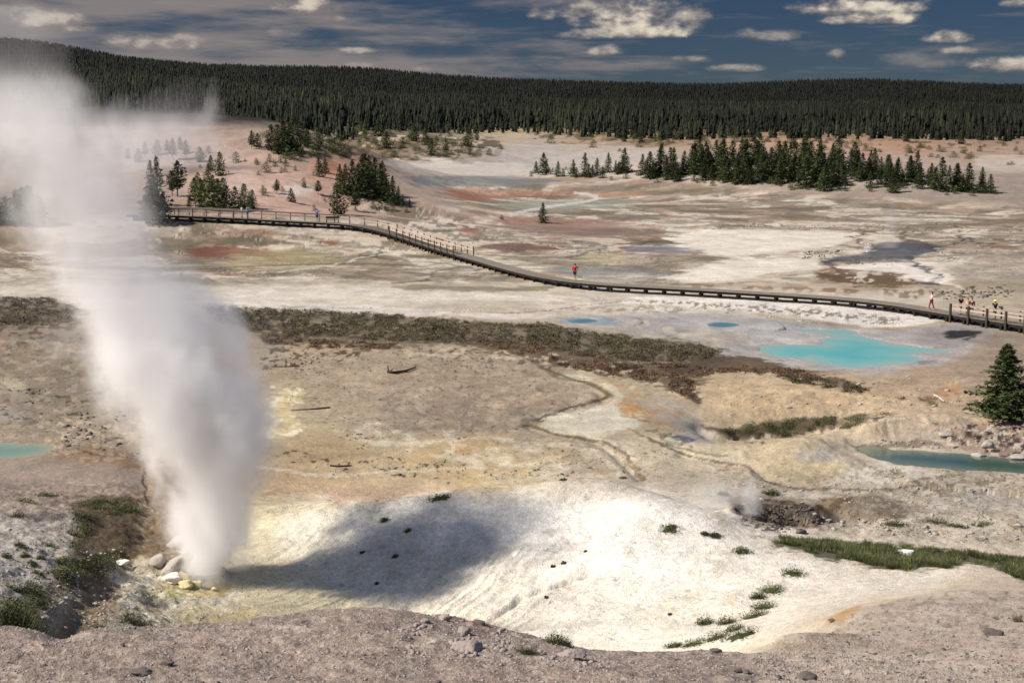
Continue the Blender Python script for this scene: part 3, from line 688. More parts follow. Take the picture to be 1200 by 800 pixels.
# ------------------------------------------------------------------ materials
def mat(name, rgb=(.5, .5, .5), rough=.9, var=.15, scale=4.0, spec=.3, bump=0.0, bscale=20.0):
    m = bpy.data.materials.new(name); m.use_nodes = True; nt = m.node_tree; nd = nt.nodes; lk = nt.links
    b = nd['Principled BSDF']; b.inputs['Roughness'].default_value = rough; b.inputs['Specular IOR Level'].default_value = spec
    tc = nd.new('ShaderNodeTexCoord'); nz = nd.new('ShaderNodeTexNoise'); nz.inputs['Scale'].default_value = scale; nz.inputs['Detail'].default_value = 5
    lk.new(tc.outputs['Object'], nz.inputs['Vector'])
    mr = nd.new('ShaderNodeMapRange'); mr.inputs[3].default_value = 1 - var; mr.inputs[4].default_value = 1 + var
    lk.new(nz.outputs['Fac'], mr.inputs[0])
    mx = nd.new('ShaderNodeVectorMath'); mx.operation = 'SCALE'; mx.inputs[0].default_value = rgb
    lk.new(mr.outputs[0], mx.inputs['Scale']); lk.new(mx.outputs[0], b.inputs['Base Color'])
    if bump:
        n2_ = nd.new('ShaderNodeTexNoise'); n2_.inputs['Scale'].default_value = bscale; n2_.inputs['Detail'].default_value = 6
        lk.new(tc.outputs['Object'], n2_.inputs['Vector'])
        bp = nd.new('ShaderNodeBump'); bp.inputs['Distance'].default_value = bump; lk.new(n2_.outputs['Fac'], bp.inputs['Height']); lk.new(bp.outputs[0], b.inputs['Normal'])
    return m

def ground_material():
    m = bpy.data.materials.new('thermal_ground'); m.use_nodes = True; nt = m.node_tree; nd = nt.nodes; lk = nt.links
    b = nd['Principled BSDF']; b.inputs['Specular IOR Level'].default_value = .25
    at_ = nd.new('ShaderNodeAttribute'); at_.attribute_name = 'earth'
    aw = nd.new('ShaderNodeAttribute'); aw.attribute_name = 'wet'
    geo = nd.new('ShaderNodeNewGeometry')
    def noise(scale, detail, rgh=.6):
        n = nd.new('ShaderNodeTexNoise'); n.inputs['Scale'].default_value = scale; n.inputs['Detail'].default_value = detail; n.inputs['Roughness'].default_value = rgh
        lk.new(geo.outputs['Position'], n.inputs['Vector']); return n
    na = noise(.45, 5, .65); nb = noise(3.5, 5, .7); nc = noise(14, 3, .7)
    def mr(src, a, b2, c, d):
        q = nd.new('ShaderNodeMapRange'); q.inputs[1].default_value = a; q.inputs[2].default_value = b2; q.inputs[3].default_value = c; q.inputs[4].default_value = d
        lk.new(src, q.inputs[0]); return q.outputs[0]
    def mul(a, b2):
        q = nd.new('ShaderNodeMath'); q.operation = 'MULTIPLY'; lk.new(a, q.inputs[0]); lk.new(b2, q.inputs[1]); return q.outputs[0]
    v = mul(mul(mr(na.outputs['Fac'], .36, .64, .88, 1.10), mr(nb.outputs['Fac'], .36, .64, .84, 1.13)), mr(nc.outputs['Fac'], .36, .64, .84, 1.13))
    ns = noise(1.9, 3, .8); nl = noise(.14, 3, .6)
    spk = mr(ns.outputs['Fac'], .62, .68, 1, .66); pal = mr(ns.outputs['Fac'], .36, .30, 1, 1.28)
    v = mul(mul(v, mul(spk, pal)), mr(nl.outputs['Fac'], .38, .62, .93, 1.06))
    sc = nd.new('ShaderNodeVectorMath'); sc.operation = 'SCALE'; lk.new(at_.outputs['Color'], sc.inputs[0]); lk.new(v, sc.inputs['Scale'])
    lk.new(sc.outputs[0], b.inputs['Base Color'])
    lk.new(mr(aw.outputs['Fac'], 0, 1, .95, .22), b.inputs['Roughness'])
    bp = nd.new('ShaderNodeBump'); bp.inputs['Distance'].default_value = .12; bp.inputs['Strength'].default_value = .7
    dry = mr(aw.outputs['Fac'], 0, .6, 1, .05)
    ad = nd.new('ShaderNodeMath'); ad.operation = 'ADD'; lk.new(nb.outputs['Fac'], ad.inputs[0]); 
    hf = nd.new('ShaderNodeMath'); hf.operation = 'MULTIPLY'; hf.inputs[1].default_value = .45; lk.new(nc.outputs['Fac'], hf.inputs[0]); lk.new(hf.outputs[0], ad.inputs[1])
    lk.new(mul(ad.outputs[0], dry), bp.inputs['Height']); lk.new(bp.outputs[0], b.inputs['Normal'])
    return m

V = np.stack((TX, TY, TZ), -1).reshape(-1, 3)
# shift the sheet's fine relief sideways so that faces are not all alike
I = (np.arange(NY - 1)[:, None] * NU + np.arange(NU - 1)[None, :]).ravel()
FQ = np.stack((I, I + 1, I + NU + 1, I + NU), 1)
ground = mesh_obj('ground', V, FQ, ground_material(), smooth=True)
tag(ground, 'pale grey and cream geyser basin floor with mounds, runoff streaks and gravelly slope', kind='structure')
ca = ground.data.color_attributes.new('earth', 'FLOAT_COLOR', 'POINT')
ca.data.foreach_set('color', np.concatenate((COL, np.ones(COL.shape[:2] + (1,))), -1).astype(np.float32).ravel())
wa = ground.data.attributes.new('wet', 'FLOAT', 'POINT'); wa.data.foreach_set('value', WET.astype(np.float32).ravel())

# ------------------------------------------------------------------ water
def water_material(name, rgb, rgb2, scale=.25, rough=.08):
    m = bpy.data.materials.new(name); m.use_nodes = True; nt = m.node_tree; nd = nt.nodes; lk = nt.links
    b = nd['Principled BSDF']; b.inputs['Roughness'].default_value = rough; b.inputs['IOR'].default_value = 1.33
    geo = nd.new('ShaderNodeNewGeometry'); n = nd.new('ShaderNodeTexNoise'); n.inputs['Scale'].default_value = scale; n.inputs['Detail'].default_value = 6
    lk.new(geo.outputs['Position'], n.inputs['Vector'])
    r = nd.new('ShaderNodeValToRGB'); r.color_ramp.elements[0].position = .35; r.color_ramp.elements[1].position = .68
    r.color_ramp.elements[0].color = (*rgb, 1); r.color_ramp.elements[1].color = (*rgb2, 1)
    lk.new(n.outputs['Fac'], r.inputs[0]); lk.new(r.outputs[0], b.inputs['Base Color'])
    n2_ = nd.new('ShaderNodeTexNoise'); n2_.inputs['Scale'].default_value = 3; n2_.inputs['Detail'].default_value = 4; lk.new(geo.outputs['Position'], n2_.inputs['Vector'])
    bp = nd.new('ShaderNodeBump'); bp.inputs['Distance'].default_value = .03; lk.new(n2_.outputs['Fac'], bp.inputs['Height']); lk.new(bp.outputs[0], b.inputs['Normal'])
    return m
def hull2(P):
    P = sorted(map(tuple, P))
    def half(it):
        h = []
        for p in it:
            while len(h) > 1 and (h[-1][0] - h[-2][0]) * (p[1] - h[-2][1]) - (h[-1][1] - h[-2][1]) * (p[0] - h[-2][0]) <= 0: h.pop()
            h.append(p)
        return h[:-1]
    return np.array(half(P) + half(P[::-1]))
def pool_material(name, rim, mid, deep, w=1.6, rough=.10):
    m = bpy.data.materials.new(name); m.use_nodes = True; nt = m.node_tree; nd = nt.nodes; lk = nt.links
    b = nd['Principled BSDF']; b.inputs['Roughness'].default_value = rough; b.inputs['IOR'].default_value = 1.33
    a = nd.new('ShaderNodeAttribute'); a.attribute_name = 'offshore'; geo = nd.new('ShaderNodeNewGeometry')
    n = nd.new('ShaderNodeTexNoise'); n.inputs['Scale'].default_value = .35; n.inputs['Detail'].default_value = 6; n.inputs['Distortion'].default_value = .8; lk.new(geo.outputs['Position'], n.inputs['Vector'])
    ma = nd.new('ShaderNodeMath'); ma.operation = 'MULTIPLY_ADD'; ma.inputs[1].default_value = w * 1.8; ma.inputs[2].default_value = -w * .9; lk.new(n.outputs['Fac'], ma.inputs[0])
    ad = nd.new('ShaderNodeMath'); lk.new(ma.outputs[0], ad.inputs[0]); lk.new(a.outputs['Fac'], ad.inputs[1])
    mr = nd.new('ShaderNodeMapRange'); mr.inputs[1].default_value = -.1; mr.inputs[2].default_value = w * 2.2; lk.new(ad.outputs[0], mr.inputs[0])
    r = nd.new('ShaderNodeValToRGB'); e = r.color_ramp.elements; e[0].position = 0; e[0].color = (*rim, 1); e[1].position = 1; e[1].color = (*deep, 1); q = e.new(.38); q.color = (*mid, 1)
    lk.new(mr.outputs[0], r.inputs[0]); lk.new(r.outputs[0], b.inputs['Base Color'])
    n2_ = nd.new('ShaderNodeTexNoise'); n2_.inputs['Scale'].default_value = 2.2; n2_.inputs['Detail'].default_value = 4; lk.new(geo.outputs['Position'], n2_.inputs['Vector'])
    bp = nd.new('ShaderNodeBump'); bp.inputs['Distance'].default_value = .012; lk.new(n2_.outputs['Fac'], bp.inputs['Height']); lk.new(bp.outputs[0], b.inputs['Normal'])
    return m
def L_(c, k=.6): return tuple(float(v) for v in lin(c) * k)
wm_t = pool_material('milky_turquoise_water', L_((186, 200, 190)), L_((140, 206, 200), .60), L_((104, 194, 196), .60), 2.4)
wm_g = pool_material('grey_teal_water', L_((128, 134, 116), .55), L_((98, 120, 108), .5), L_((62, 84, 84), .45), 1.2, .06)
wm_l = pool_material('pale_teal_water', L_((168, 168, 146)), L_((138, 168, 152), .55), L_((112, 152, 144), .55), 1.0)
wm_b = pool_material('blue_water', L_((160, 170, 168)), L_((126, 162, 172), .55), L_((104, 150, 168), .52), .5)
for nm, m_, lb in (('turquoise', wm_t, 'large milky turquoise pool below the boardwalk'), ('teal', wm_g, 'grey teal pool under the rocky bank'), ('left', wm_l, 'pale teal pool at the edge of the flats beside drifting steam'),
                   ('blue_a', wm_b, 'tiny blue pool between the brush band and the long boardwalk'), ('blue_b', wm_b, 'small blue pool uphill of the large turquoise pool')):
    P, zl = POOLS[nm]
    c = P.mean(0)
    # outset the outline half a metre; the shore cuts the sheet
    nrm = np.roll(P, -1, 0) - np.roll(P, 1, 0); nrm = np.stack((nrm[:, 1], -nrm[:, 0]), 1); nrm /= np.linalg.norm(nrm, axis=1)[:, None] + 1e-9
    if ((nrm * (P - c)).sum(1)).mean() < 0: nrm = -nrm
    Q = P + nrm * (.9 if not nm.startswith('blue') else .4)
    Q = hull2(Q)
    st_ = .18 if nm.startswith('blue') else .4
    gx_ = np.arange(Q[:, 0].min(), Q[:, 0].max() + st_, st_); gy_ = np.arange(Q[:, 1].min(), Q[:, 1].max() + st_, st_); GX, GY = np.meshgrid(gx_, gy_)
    ok = poly_sdf(GX, GY, Q) < 0; nx_ = len(gx_)
    qi = np.array([(j * nx_ + i, j * nx_ + i + 1, (j + 1) * nx_ + i + 1, (j + 1) * nx_ + i) for j in range(len(gy_) - 1) for i in range(nx_ - 1) if ok[j, i] and ok[j, i + 1] and ok[j + 1, i] and ok[j + 1, i + 1]])
    used = np.unique(qi); remap = np.full(GX.size, -1); remap[used] = np.arange(len(used))
    sd_ = -poly_sdf(GX.ravel()[used], GY.ravel()[used], P)
    o = mesh_obj('pool_water', np.column_stack((GX.ravel()[used], GY.ravel()[used], np.full(len(used), zl))), remap[qi], m_)
    of = o.data.attributes.new('offshore', 'FLOAT', 'POINT'); of.data.foreach_set('value', sd_.astype(np.float32))
    tag(o, lb, kind='structure')
# ------------------------------------------------------------------ plants
def leafmat(name, rgb, var=.5, scale=3, attr=True):
    m = bpy.data.materials.new(name); m.use_nodes = True; nt = m.node_tree; nd = nt.nodes; lk = nt.links
    b = nd['Principled BSDF']; b.inputs['Roughness'].default_value = .75; b.inputs['Specular IOR Level'].default_value = .15
    geo = nd.new('ShaderNodeNewGeometry'); n = nd.new('ShaderNodeTexNoise'); n.inputs['Scale'].default_value = scale; n.inputs['Detail'].default_value = 2
    lk.new(geo.outputs['Position'], n.inputs['Vector'])
    mr = nd.new('ShaderNodeMapRange'); mr.inputs[1].default_value = .3; mr.inputs[2].default_value = .7; mr.inputs[3].default_value = 1 - var; mr.inputs[4].default_value = 1 + var; lk.new(n.outputs['Fac'], mr.inputs[0])
    oi = nd.new('ShaderNodeObjectInfo'); m2 = nd.new('ShaderNodeMapRange'); m2.inputs[3].default_value = .75; m2.inputs[4].default_value = 1.3; lk.new(oi.outputs['Random'], m2.inputs[0])
    mu = nd.new('ShaderNodeMath'); mu.operation = 'MULTIPLY'; lk.new(mr.outputs[0], mu.inputs[0]); lk.new(m2.outputs[0], mu.inputs[1])
    last = mu.outputs[0]
    if attr:
        a = nd.new('ShaderNodeAttribute'); a.attribute_name = 'tint'; q = nd.new('ShaderNodeMath'); q.operation = 'MULTIPLY'; lk.new(last, q.inputs[0]); lk.new(a.outputs['Fac'], q.inputs[1]); last = q.outputs[0]
    s = nd.new('ShaderNodeVectorMath'); s.operation = 'SCALE'; s.inputs[0].default_value = rgb; lk.new(last, s.inputs['Scale']); lk.new(s.outputs[0], b.inputs['Base Color'])
    return m
M_PINE = leafmat('pine_needles', (.040, .052, .018), .4, 1.2)
M_PINE2 = leafmat('pale_pine_needles', (.070, .082, .026), .4, 1.2)
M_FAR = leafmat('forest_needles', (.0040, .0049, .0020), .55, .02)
M_DRY = leafmat('dead_twigs', (.16, .13, .10), .3, 2)
M_GRASS = leafmat('green_grass_blades', (.072, .080, .032), .5, 1.3)
M_BRUSH = leafmat('olive_brush_leaves', (.105, .088, .045), .5, .25)
M_RUST = leafmat('rusty_brush_leaves', (.105, .066, .038), .5, .4)
M_BARK = mat('pine_bark', (.09, .065, .048), .9, .3, 5)
M_GREYWOOD = mat('weathered_dead_wood', (.19, .155, .125), .85, .35, 6)
M_DARKWOOD = mat('charred_dead_wood', (.035, .026, .02), .85, .35, 6)

def set_tint(o, vals):
    a = o.data.attributes.new('tint', 'FLOAT', 'POINT'); a.data.foreach_set('value', np.asarray(vals, np.float32))

def tris_cloud(C, size, r, flat=.6):
    """a random triangle of given size at each centre: (V, F)"""
    n = len(C); d = r.normal(size=(n, 3, 3)); d[:, :, 2] *= flat
    d /= np.linalg.norm(d, axis=2)[..., None] + 1e-9
    V = C[:, None, :] + d * np.asarray(size).reshape(-1, 1, 1)
    return V.reshape(-1, 3), np.arange(n * 3).reshape(-1, 3)

def cone_trunk(h, r0, seg=6, bend=0):
    V = []; F_ = []
    for k in range(5):
        t = k / 4
        for s in range(seg):
            a = s / seg * 2 * math.pi; V.append((math.cos(a) * r0 * (1 - .85 * t) + bend * t * t, math.sin(a) * r0 * (1 - .85 * t), h * t))
    for k in range(4):
        for s in range(seg): F_.append((k * seg + s, k * seg + (s + 1) % seg, (k + 1) * seg + (s + 1) % seg, (k + 1) * seg + s))
    return np.array(V), np.array(F_)

def pine_mesh(kind, seed, nb=80, nt=13, tri=.046):
    r = np.random.default_rng(seed); C = []; S = []; TI = []
    lo = {'fir': .03, 'bush': .02, 'tall': .28, 'scrub': .02}[kind]
    for b in range(nb):
        t = lo + (1 - lo) * (b + r.random() * .8) / nb
        q = (t - lo) / (1 - lo)
        if kind == 'fir': rad = .255 * (1 - q) ** .82 * r.uniform(.65, 1.15) + .012
        elif kind == 'bush': rad = .40 * (1 - q) ** .6 * (.55 + .45 * min(1, q * 4)) * r.uniform(.6, 1.15) + .015
        elif kind == 'tall': rad = .19 * (math.sin(math.pi * min(1, q * .85 + .18))) ** .8 * r.uniform(.4, 1.2) + .01
        else: rad = .62 * (1 - q) ** .45 * r.uniform(.6, 1.1)
        a = b * 2.399 + r.normal() * .3
        up = {'fir': -.06, 'bush': .18, 'tall': .05, 'scrub': .15}[kind] + r.normal() * .05
        for k in range(nt):
            f = (k + r.random()) / nt
            f = .18 + .82 * f
            wd = rad * .22 * (1 - .5 * f)
            C.append((math.cos(a) * rad * f + r.normal() * wd, math.sin(a) * rad * f + r.normal() * wd, t + up * rad * f + r.normal() * .012))
            S.append(tri * r.uniform(.6, 1.25) * (1.1 - .55 * q)); TI.append(r.uniform(.7, 1.3))
    for k in range(10):
        C.append((r.normal() * .006, r.normal() * .006, 1 - k * .012)); S.append(tri * .4); TI.append(1.1)
    V, F_ = tris_cloud(np.array(C), np.array(S), r, .55)
    return V, F_, np.repeat(TI, 3)

PROTO = {}
def protos(kind, n, **kw):
    for i in range(n):
        V, F_, TI = pine_mesh(kind, 100 + i * 7 + len(kind) * 31, **kw)
        c = mesh_obj('crown', V, F_, M_PINE2 if kind == 'scrub' else M_PINE); set_tint(c, TI)
        tv, tf = cone_trunk(.93, .016 if kind != 'tall' else .013)
        t = mesh_obj('trunk', tv, tf, M_BARK)
        PROTO.setdefault(kind, []).append((c.data, t.data))
        bpy.data.objects.remove(c); bpy.data.objects.remove(t)
protos('fir', 6); protos('bush', 4, tri=.06); protos('tall', 4, tri=.045); protos('scrub', 3, nb=50, nt=9, tri=.085)
V, F_, TI = pine_mesh('fir', 991, nb=100, nt=76, tri=.026)
_c = mesh_obj('crown', V, F_, M_PINE); set_tint(_c, TI); _t = mesh_obj('trunk', *cone_trunk(.93, .014, 8), M_BARK)
PROTO['near'] = [(_c.data, _t.data)]; bpy.data.objects.remove(_c); bpy.data.objects.remove(_t)

def put_tree(pos, h, kind, name, label, group=None, wide=1.0, trunk=True, variant=None, matc=None, cat='tree'):
    v = PROTO[kind]; cdat, tdat = v[variant % len(v)] if variant is not None else v[rng.integers(len(v))]
    e = bpy.data.objects.new(name, None); col.objects.link(e); e.empty_display_size = .3
    e.location = (float(pos[0]), float(pos[1]), float(pos[2]) - .04 * h); e.scale = (h * wide, h * wide, h); e.rotation_euler = (rng.normal() * .02, rng.normal() * .02, rng.uniform(0, 6.28))
    tag(e, label, cat, group)
    c = bpy.data.objects.new('crown', cdat); col.objects.link(c); c.parent = e
    if trunk: t = bpy.data.objects.new('trunk', tdat); col.objects.link(t); t.parent = e
    if matc is not None:
        c.material_slots[0].link = 'OBJECT'; c.material_slots[0].material = matc
    return e
def tree_px(px, py, hpx, kind, name, label, group=None, wide=1.0, **kw):
    p = hit([px], [py], ymin=60)[0]
    return put_tree(p, hpx / F * p[1] * 1.02, kind, name, label, group, wide, **kw)

# one big pine at the right hand edge, one small pine alone on the flats
tree_px(1176, 489, 90, 'near', 'pine_tree', 'bushy young pine at the right edge above the teal pool', wide=2.0)
tree_px(1206, 470, 34, 'near', 'pine_tree', 'small pine just behind the big bushy pine at the right edge', wide=1.4)
tree_px(636, 261, 24, 'fir', 'pine_tree', 'small lone pine standing on the open flats beyond the boardwalk', wide=1.35, variant=1)
tree_px(588, 257, 6, 'scrub', 'pine_seedling', 'tiny pine seedling left of the lone pine on the flats', trunk=True)
tree_px(396, 252, 36, 'bush', 'pine_tree', 'dense dark pine touching the boardwalk beside the bench', wide=1.05, variant=0)
tree_px(417, 247, 26, 'tall', 'pine_tree', 'thin pine with bare lower trunk right of the dense dark pine', wide=1.6, variant=1)
tree_px(342, 237, 17, 'bush', 'pine_tree', 'small round pine on the pink slope above the boardwalk', wide=1.1)
tree_px(373, 228, 17, 'tall', 'pine_tree', 'spindly pine on the white spot of the pink slope', wide=1.6)
tree_px(324, 227, 17, 'tall', 'pine_tree', 'small leaning pine on the pale left part of the pink slope', wide=1.5)
for px, py, h in ((445, 244, 12), (452, 247, 8), (460, 248, 10), (476, 249, 7)):
    tree_px(px, py, h, 'scrub', 'pine_sapling', 'yellowish pine sapling in the short row at the foot of the pink hill', 'saplings at the foot of the pink hill', wide=.9)
for px, py, h in ((368, 247, 8), (308, 226, 9), (331, 224, 6), (335, 195, 8), (316, 190, 10), (322, 195, 8), (346, 200, 6), (330, 203, 7), (303, 205, 6), (356, 218, 10), (376, 201, 9), (392, 222, 6)):
    tree_px(px, py, h, 'scrub', 'shrub', 'low green shrub scattered on the pink hillside', 'shrubs on the pink hillside', cat='shrub', wide=.9)
_r3 = np.random.default_rng(77)
for k in range(46):
    px = _r3.uniform(215, 470); py = _r3.uniform(165, 246)
    if px > 400 and py < 200: continue
    tree_px(px, py, _r3.choice((4, 6, 9, 13), p=(.35, .3, .2, .15)), 'scrub', 'shrub', 'low green shrub scattered on the pink hillside', 'shrubs on the pink hillside', cat='shrub', wide=1.1)
# dark clump on the shoulder of the pink hill
G1 = 'dark pines clumped on the shoulder of the pink hill'
for px, py, h in ((404, 226, 34), (412, 229, 42), (420, 231, 40), (428, 226, 46), (436, 233, 38), (441, 228, 44), (447, 231, 40), (452, 236, 30), (459, 238, 32), (466, 240, 22), (472, 242, 14), (398, 220, 28), (425, 220, 40), (449, 222, 34), (480, 243, 10),
                  (374, 207, 24), (381, 203, 20), (433, 222, 40)):
    tree_px(px, py, h, 'fir', 'pine_tree', 'dark pine in the tight clump on the shoulder of the pink hill', G1, wide=1.25)
G2 = 'pines on the crest of the pink hill'
for px, py, h in ((318, 176, 30), (325, 180, 34), (332, 178, 36), (340, 177, 32), (348, 176, 30), (337, 186, 16), (355, 165, 24), (360, 173, 22), (345, 188, 14), (366, 184, 18), (385, 176, 14), (392, 180, 15), (400, 174, 16), (352, 184, 12), (329, 191, 9)):
    tree_px(px, py, h, 'bush' if h > 20 else 'scrub', 'pine_tree', 'dark spreading pine in the group on the crest of the pink hill', G2, wide=.9)
G3 = 'pines in the drifting steam left of the pink hill'
for px, py, h, k in ((180, 263, 48, 'bush'), (192, 262, 36, 'bush'), (172, 258, 30, 'bush'), (186, 245, 62, 'fir'), (178, 240, 52, 'fir')):
    tree_px(px, py, h, k, 'pine_tree', 'tall ragged pine at the left end of the railing, half veiled by steam', 'pines at the left end of the railing', wide=.95)
tree_px(208, 230, 42, 'tall', 'pine_tree', 'thin pine with open crown standing alone left of the green thicket', wide=1.5, variant=2)
tree_px(202, 230, 30, 'tall', 'pine_tree', 'shorter pine leaning against the thin pine left of the green thicket', wide=1.3, variant=0)
for px, py, h in ((228, 236, 28), (236, 243, 34), (246, 246, 38), (256, 247, 38), (266, 247, 30), (276, 246, 28), (286, 245, 30), (296, 244, 22), (262, 238, 30), (240, 232, 22), (232, 226, 24), (250, 225, 20), (244, 214, 22), (258, 206, 28), (247, 200, 18), (222, 244, 14), (293, 238, 14)):
    tree_px(px, py, h, 'bush', 'pine_tree', 'light green bushy pine in the thicket behind the railing', 'light green thicket behind the railing', wide=.95, matc=M_PINE2)
for px, py, h in ((162, 190, 16), (170, 186, 20), (184, 182, 18), (203, 188, 26), (218, 186, 22), (235, 190, 18), (212, 180, 20), (295, 175, 22), (302, 172, 16), (150, 186, 12), (196, 176, 12)):
    tree_px(px, py, h, 'bush' if h < 20 else 'tall', 'pine_tree', 'pine seen faintly through drifting steam on the pale upper slope', G3, wide=1.2)
for px, py, h in ((20, 262, 40), (34, 263, 46), (46, 264, 36), (8, 260, 30), (-6, 262, 36), (28, 255, 36)):
    tree_px(px, py, h, 'bush', 'pine_tree', 'pine behind the steam at the left edge of the flats', 'pines at the left edge of the flats', wide=1)

# long grove on the low ridge
GI = 'pines of the long grove on the pale ridge across the flats'
isl = [(628, 203, 14), (636, 205, 26), (640, 203, 16), (654, 207, 18), (660, 207, 10), (672, 207, 20), (676, 208, 12), (685, 207, 28), (690, 208, 16), (694, 205, 12), (700, 203, 18), (706, 209, 14)]
r2 = np.random.default_rng(5)
def inpoly(p, poly): return poly_sdf(np.array([p[0]]), np.array([p[1]]), poly)[0] < 0
ipoly = [(700, 202), (720, 200), (800, 196), (860, 190), (930, 190), (1000, 196), (1060, 204), (1120, 212), (1165, 222), (1160, 228), (1100, 225), (1060, 219), (1000, 222), (960, 224), (930, 219), (880, 217), (830, 216), (790, 213), (740, 208)]
k = 0
while k < 176:
    px, py = r2.uniform(700, 1168), r2.uniform(188, 229)
    if not inpoly((px, py), ipoly): continue
    edge = np.interp(px, (700, 760, 820, 880, 960, 1040, 1100, 1168), (.72, .85, .95, 1, 1, .85, .8, .6))
    isl.append((px, py, r2.choice((16, 22, 28, 34, 38), p=(.2, .25, .25, .2, .1)) * edge * r2.uniform(.85, 1.12))); k += 1
isl += [(1160, 226, 22), (966, 224, 34), (1104, 224, 40), (874, 205, 42), (846, 208, 46), (893, 214, 36), (1046, 226, 26), (1135, 225, 34)]
for px, py, h in isl:
    tree_px(px, py, h, 'fir', 'pine_tree', 'dark conical pine in the long grove on the pale ridge across the flats', GI, wide=float(r2.uniform(1.15, 1.6)))
for k in range(60):
    px = r2.uniform(620, 1165); py = np.interp(px, (600, 700, 800, 900, 1000, 1165), (204, 210, 215, 221, 226, 229)) + r2.uniform(-12, 1.5)
    tree_px(px, py, r2.uniform(4, 8), 'scrub', 'shrub', 'low shrub along the foot of the pale ridge', 'shrubs along the foot of the pale ridge', cat='shrub', wide=1.2)

# scrubby mound left of the white runoff
for k in range(26):
    px = r2.uniform(330, 592); py = r2.uniform(152, 184)
    if py > np.interp(px, (330, 470, 592), (186, 187, 182)): continue
    h = r2.choice((7, 10, 14, 20), p=(.3, .3, .25, .15))
    tree_px(px, py, h, 'bush' if h > 8 else 'scrub', 'pine_tree', 'stunted pine among scrub on the brown mound before the forest', 'stunted pines on the brown mound', wide=1.1 if h > 8 else 1.3)
for k in range(110):
    px = r2.uniform(620, 1200); py = np.interp(px, (600, 800, 1000, 1200), (156, 163, 168, 182)) + r2.normal() * 7
    tree_px(px, py, r2.uniform(3, 8), 'scrub', 'shrub', 'low dark shrub dotted over the far pink slope', 'shrubs dotted over the far pink slope', cat='shrub', wide=1.6, trunk=False)
for k in range(80):
    px = r2.uniform(330, 590); py = r2.uniform(150, 186)
    tree_px(px, py, r2.uniform(3, 8), 'scrub', 'shrub', 'low scrub bush on the brown mound before the forest', 'scrub bushes on the brown mound', cat='shrub', wide=1.6, trunk=False)
# far pink slope
for k in range(24):
    px = r2.uniform(600, 1200); py = np.interp(px, (600, 800, 1000, 1200), (152, 158, 160, 168)) + abs(r2.normal()) * 9
    h = r2.choice((5, 7, 10, 15), p=(.4, .3, .2, .1))
    tree_px(px, py, h, 'scrub' if h < 9 else 'bush', 'pine_tree', 'small scattered pine on the far pink slope below the forest', 'scattered pines on the far pink slope', wide=1.2)
# ------------------------------------------------------------------ the far forest: one mass
def forest_mass():
    r = np.random.default_rng(11); P = []
    def belt(n, y0, y1, hm, umax=.50, edge=False):
        u = r.uniform(-umax, umax, n); y = r.uniform(y0, y1, n) ** 1.0
        x = u * y; P.append(np.column_stack((x, y, gz(x, y), r.normal(hm, hm * .33, n).clip(hm * .35, hm * 1.5), np.full(n, 0 if y0 < 1500 else 1))))
    # front edge follows a wavering line
    n = 10500; u = r.uniform(-.5, .5, n); e = forest_edge(u) + 50 * fbm(u * 12, u * 0 + 3, 3, 401); y = e + r.exponential(90, n)
    P.append(np.column_stack((u * y, y, gz(u * y, y), r.normal(7.0, 2.4, n).clip(2, 13) * np.interp(y, (380, 620), (.55, 1)), np.zeros(n))))
    belt(8000, 470, 720, 5.2, umax=.5); belt(40000, 720, 1330, 6.2)
    belt(50000, 1900, 2680, 8.2)
    P = np.concatenate(P); P = P[P[:, 1] > forest_edge(P[:, 0] / P[:, 1]) - 60]
    # thin where the base is bare, drop what stands on the white runoff plain
    x, y, z, h, lay = P.T; n = len(P)
    ti = r.uniform(.5, 1.6, n) * (1 + .5 * fbm(x / 60, y / 60, 3, 402)) * np.where(r.random(n) < .1, .35, 1) * np.where(lay == 0, 1.6, .9)
    snag = r.random(n) < .07
    ti = np.where(snag, ti * 2.6, ti); h = np.where(snag, h * 1.15, h)
    seg = 5; tiers = 3; VV = []; FF = []
    wd = h * r.uniform(.15, .26, n) * np.where(lay == 1, 1.25, 1.0)
    wd = np.where(snag, wd * .35, wd)
    idx = 0
    for t in range(tiers):
        zb = (.0 + .29 * t); zt = (.52 + .24 * t); rad = (1, .72, .42)[t]
        a0 = r.uniform(0, 6.28, n)
        ring = []
        for s in range(seg):
            a = a0 + s * 2 * math.pi / seg; q = wd * rad * r.uniform(.6, 1.35, n)
            ring.append(np.column_stack((x + np.cos(a) * q, y + np.sin(a) * q, z - .5 + h * (zb + r.uniform(-.05, .05, n)))))
        top = np.column_stack((x + r.normal(0, .03, n) * h * .3, y, z - .5 + h * zt))
        blk = np.stack(ring + [top], 1)            # n, seg+1, 3
        VV.append(blk.reshape(-1, 3))
        base = idx + np.arange(n) * (seg + 1)
        for s in range(seg): FF.append(np.column_stack((base + s, base + (s + 1) % seg, base + seg)))
        idx += n * (seg + 1)
    V = np.concatenate(VV); F_ = np.concatenate(FF)
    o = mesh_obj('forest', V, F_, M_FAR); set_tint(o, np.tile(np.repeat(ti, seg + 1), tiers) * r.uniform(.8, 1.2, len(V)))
    tag(o, 'dark conifer forest covering the plateau and hills behind the basin', kind='stuff')
forest_mass()

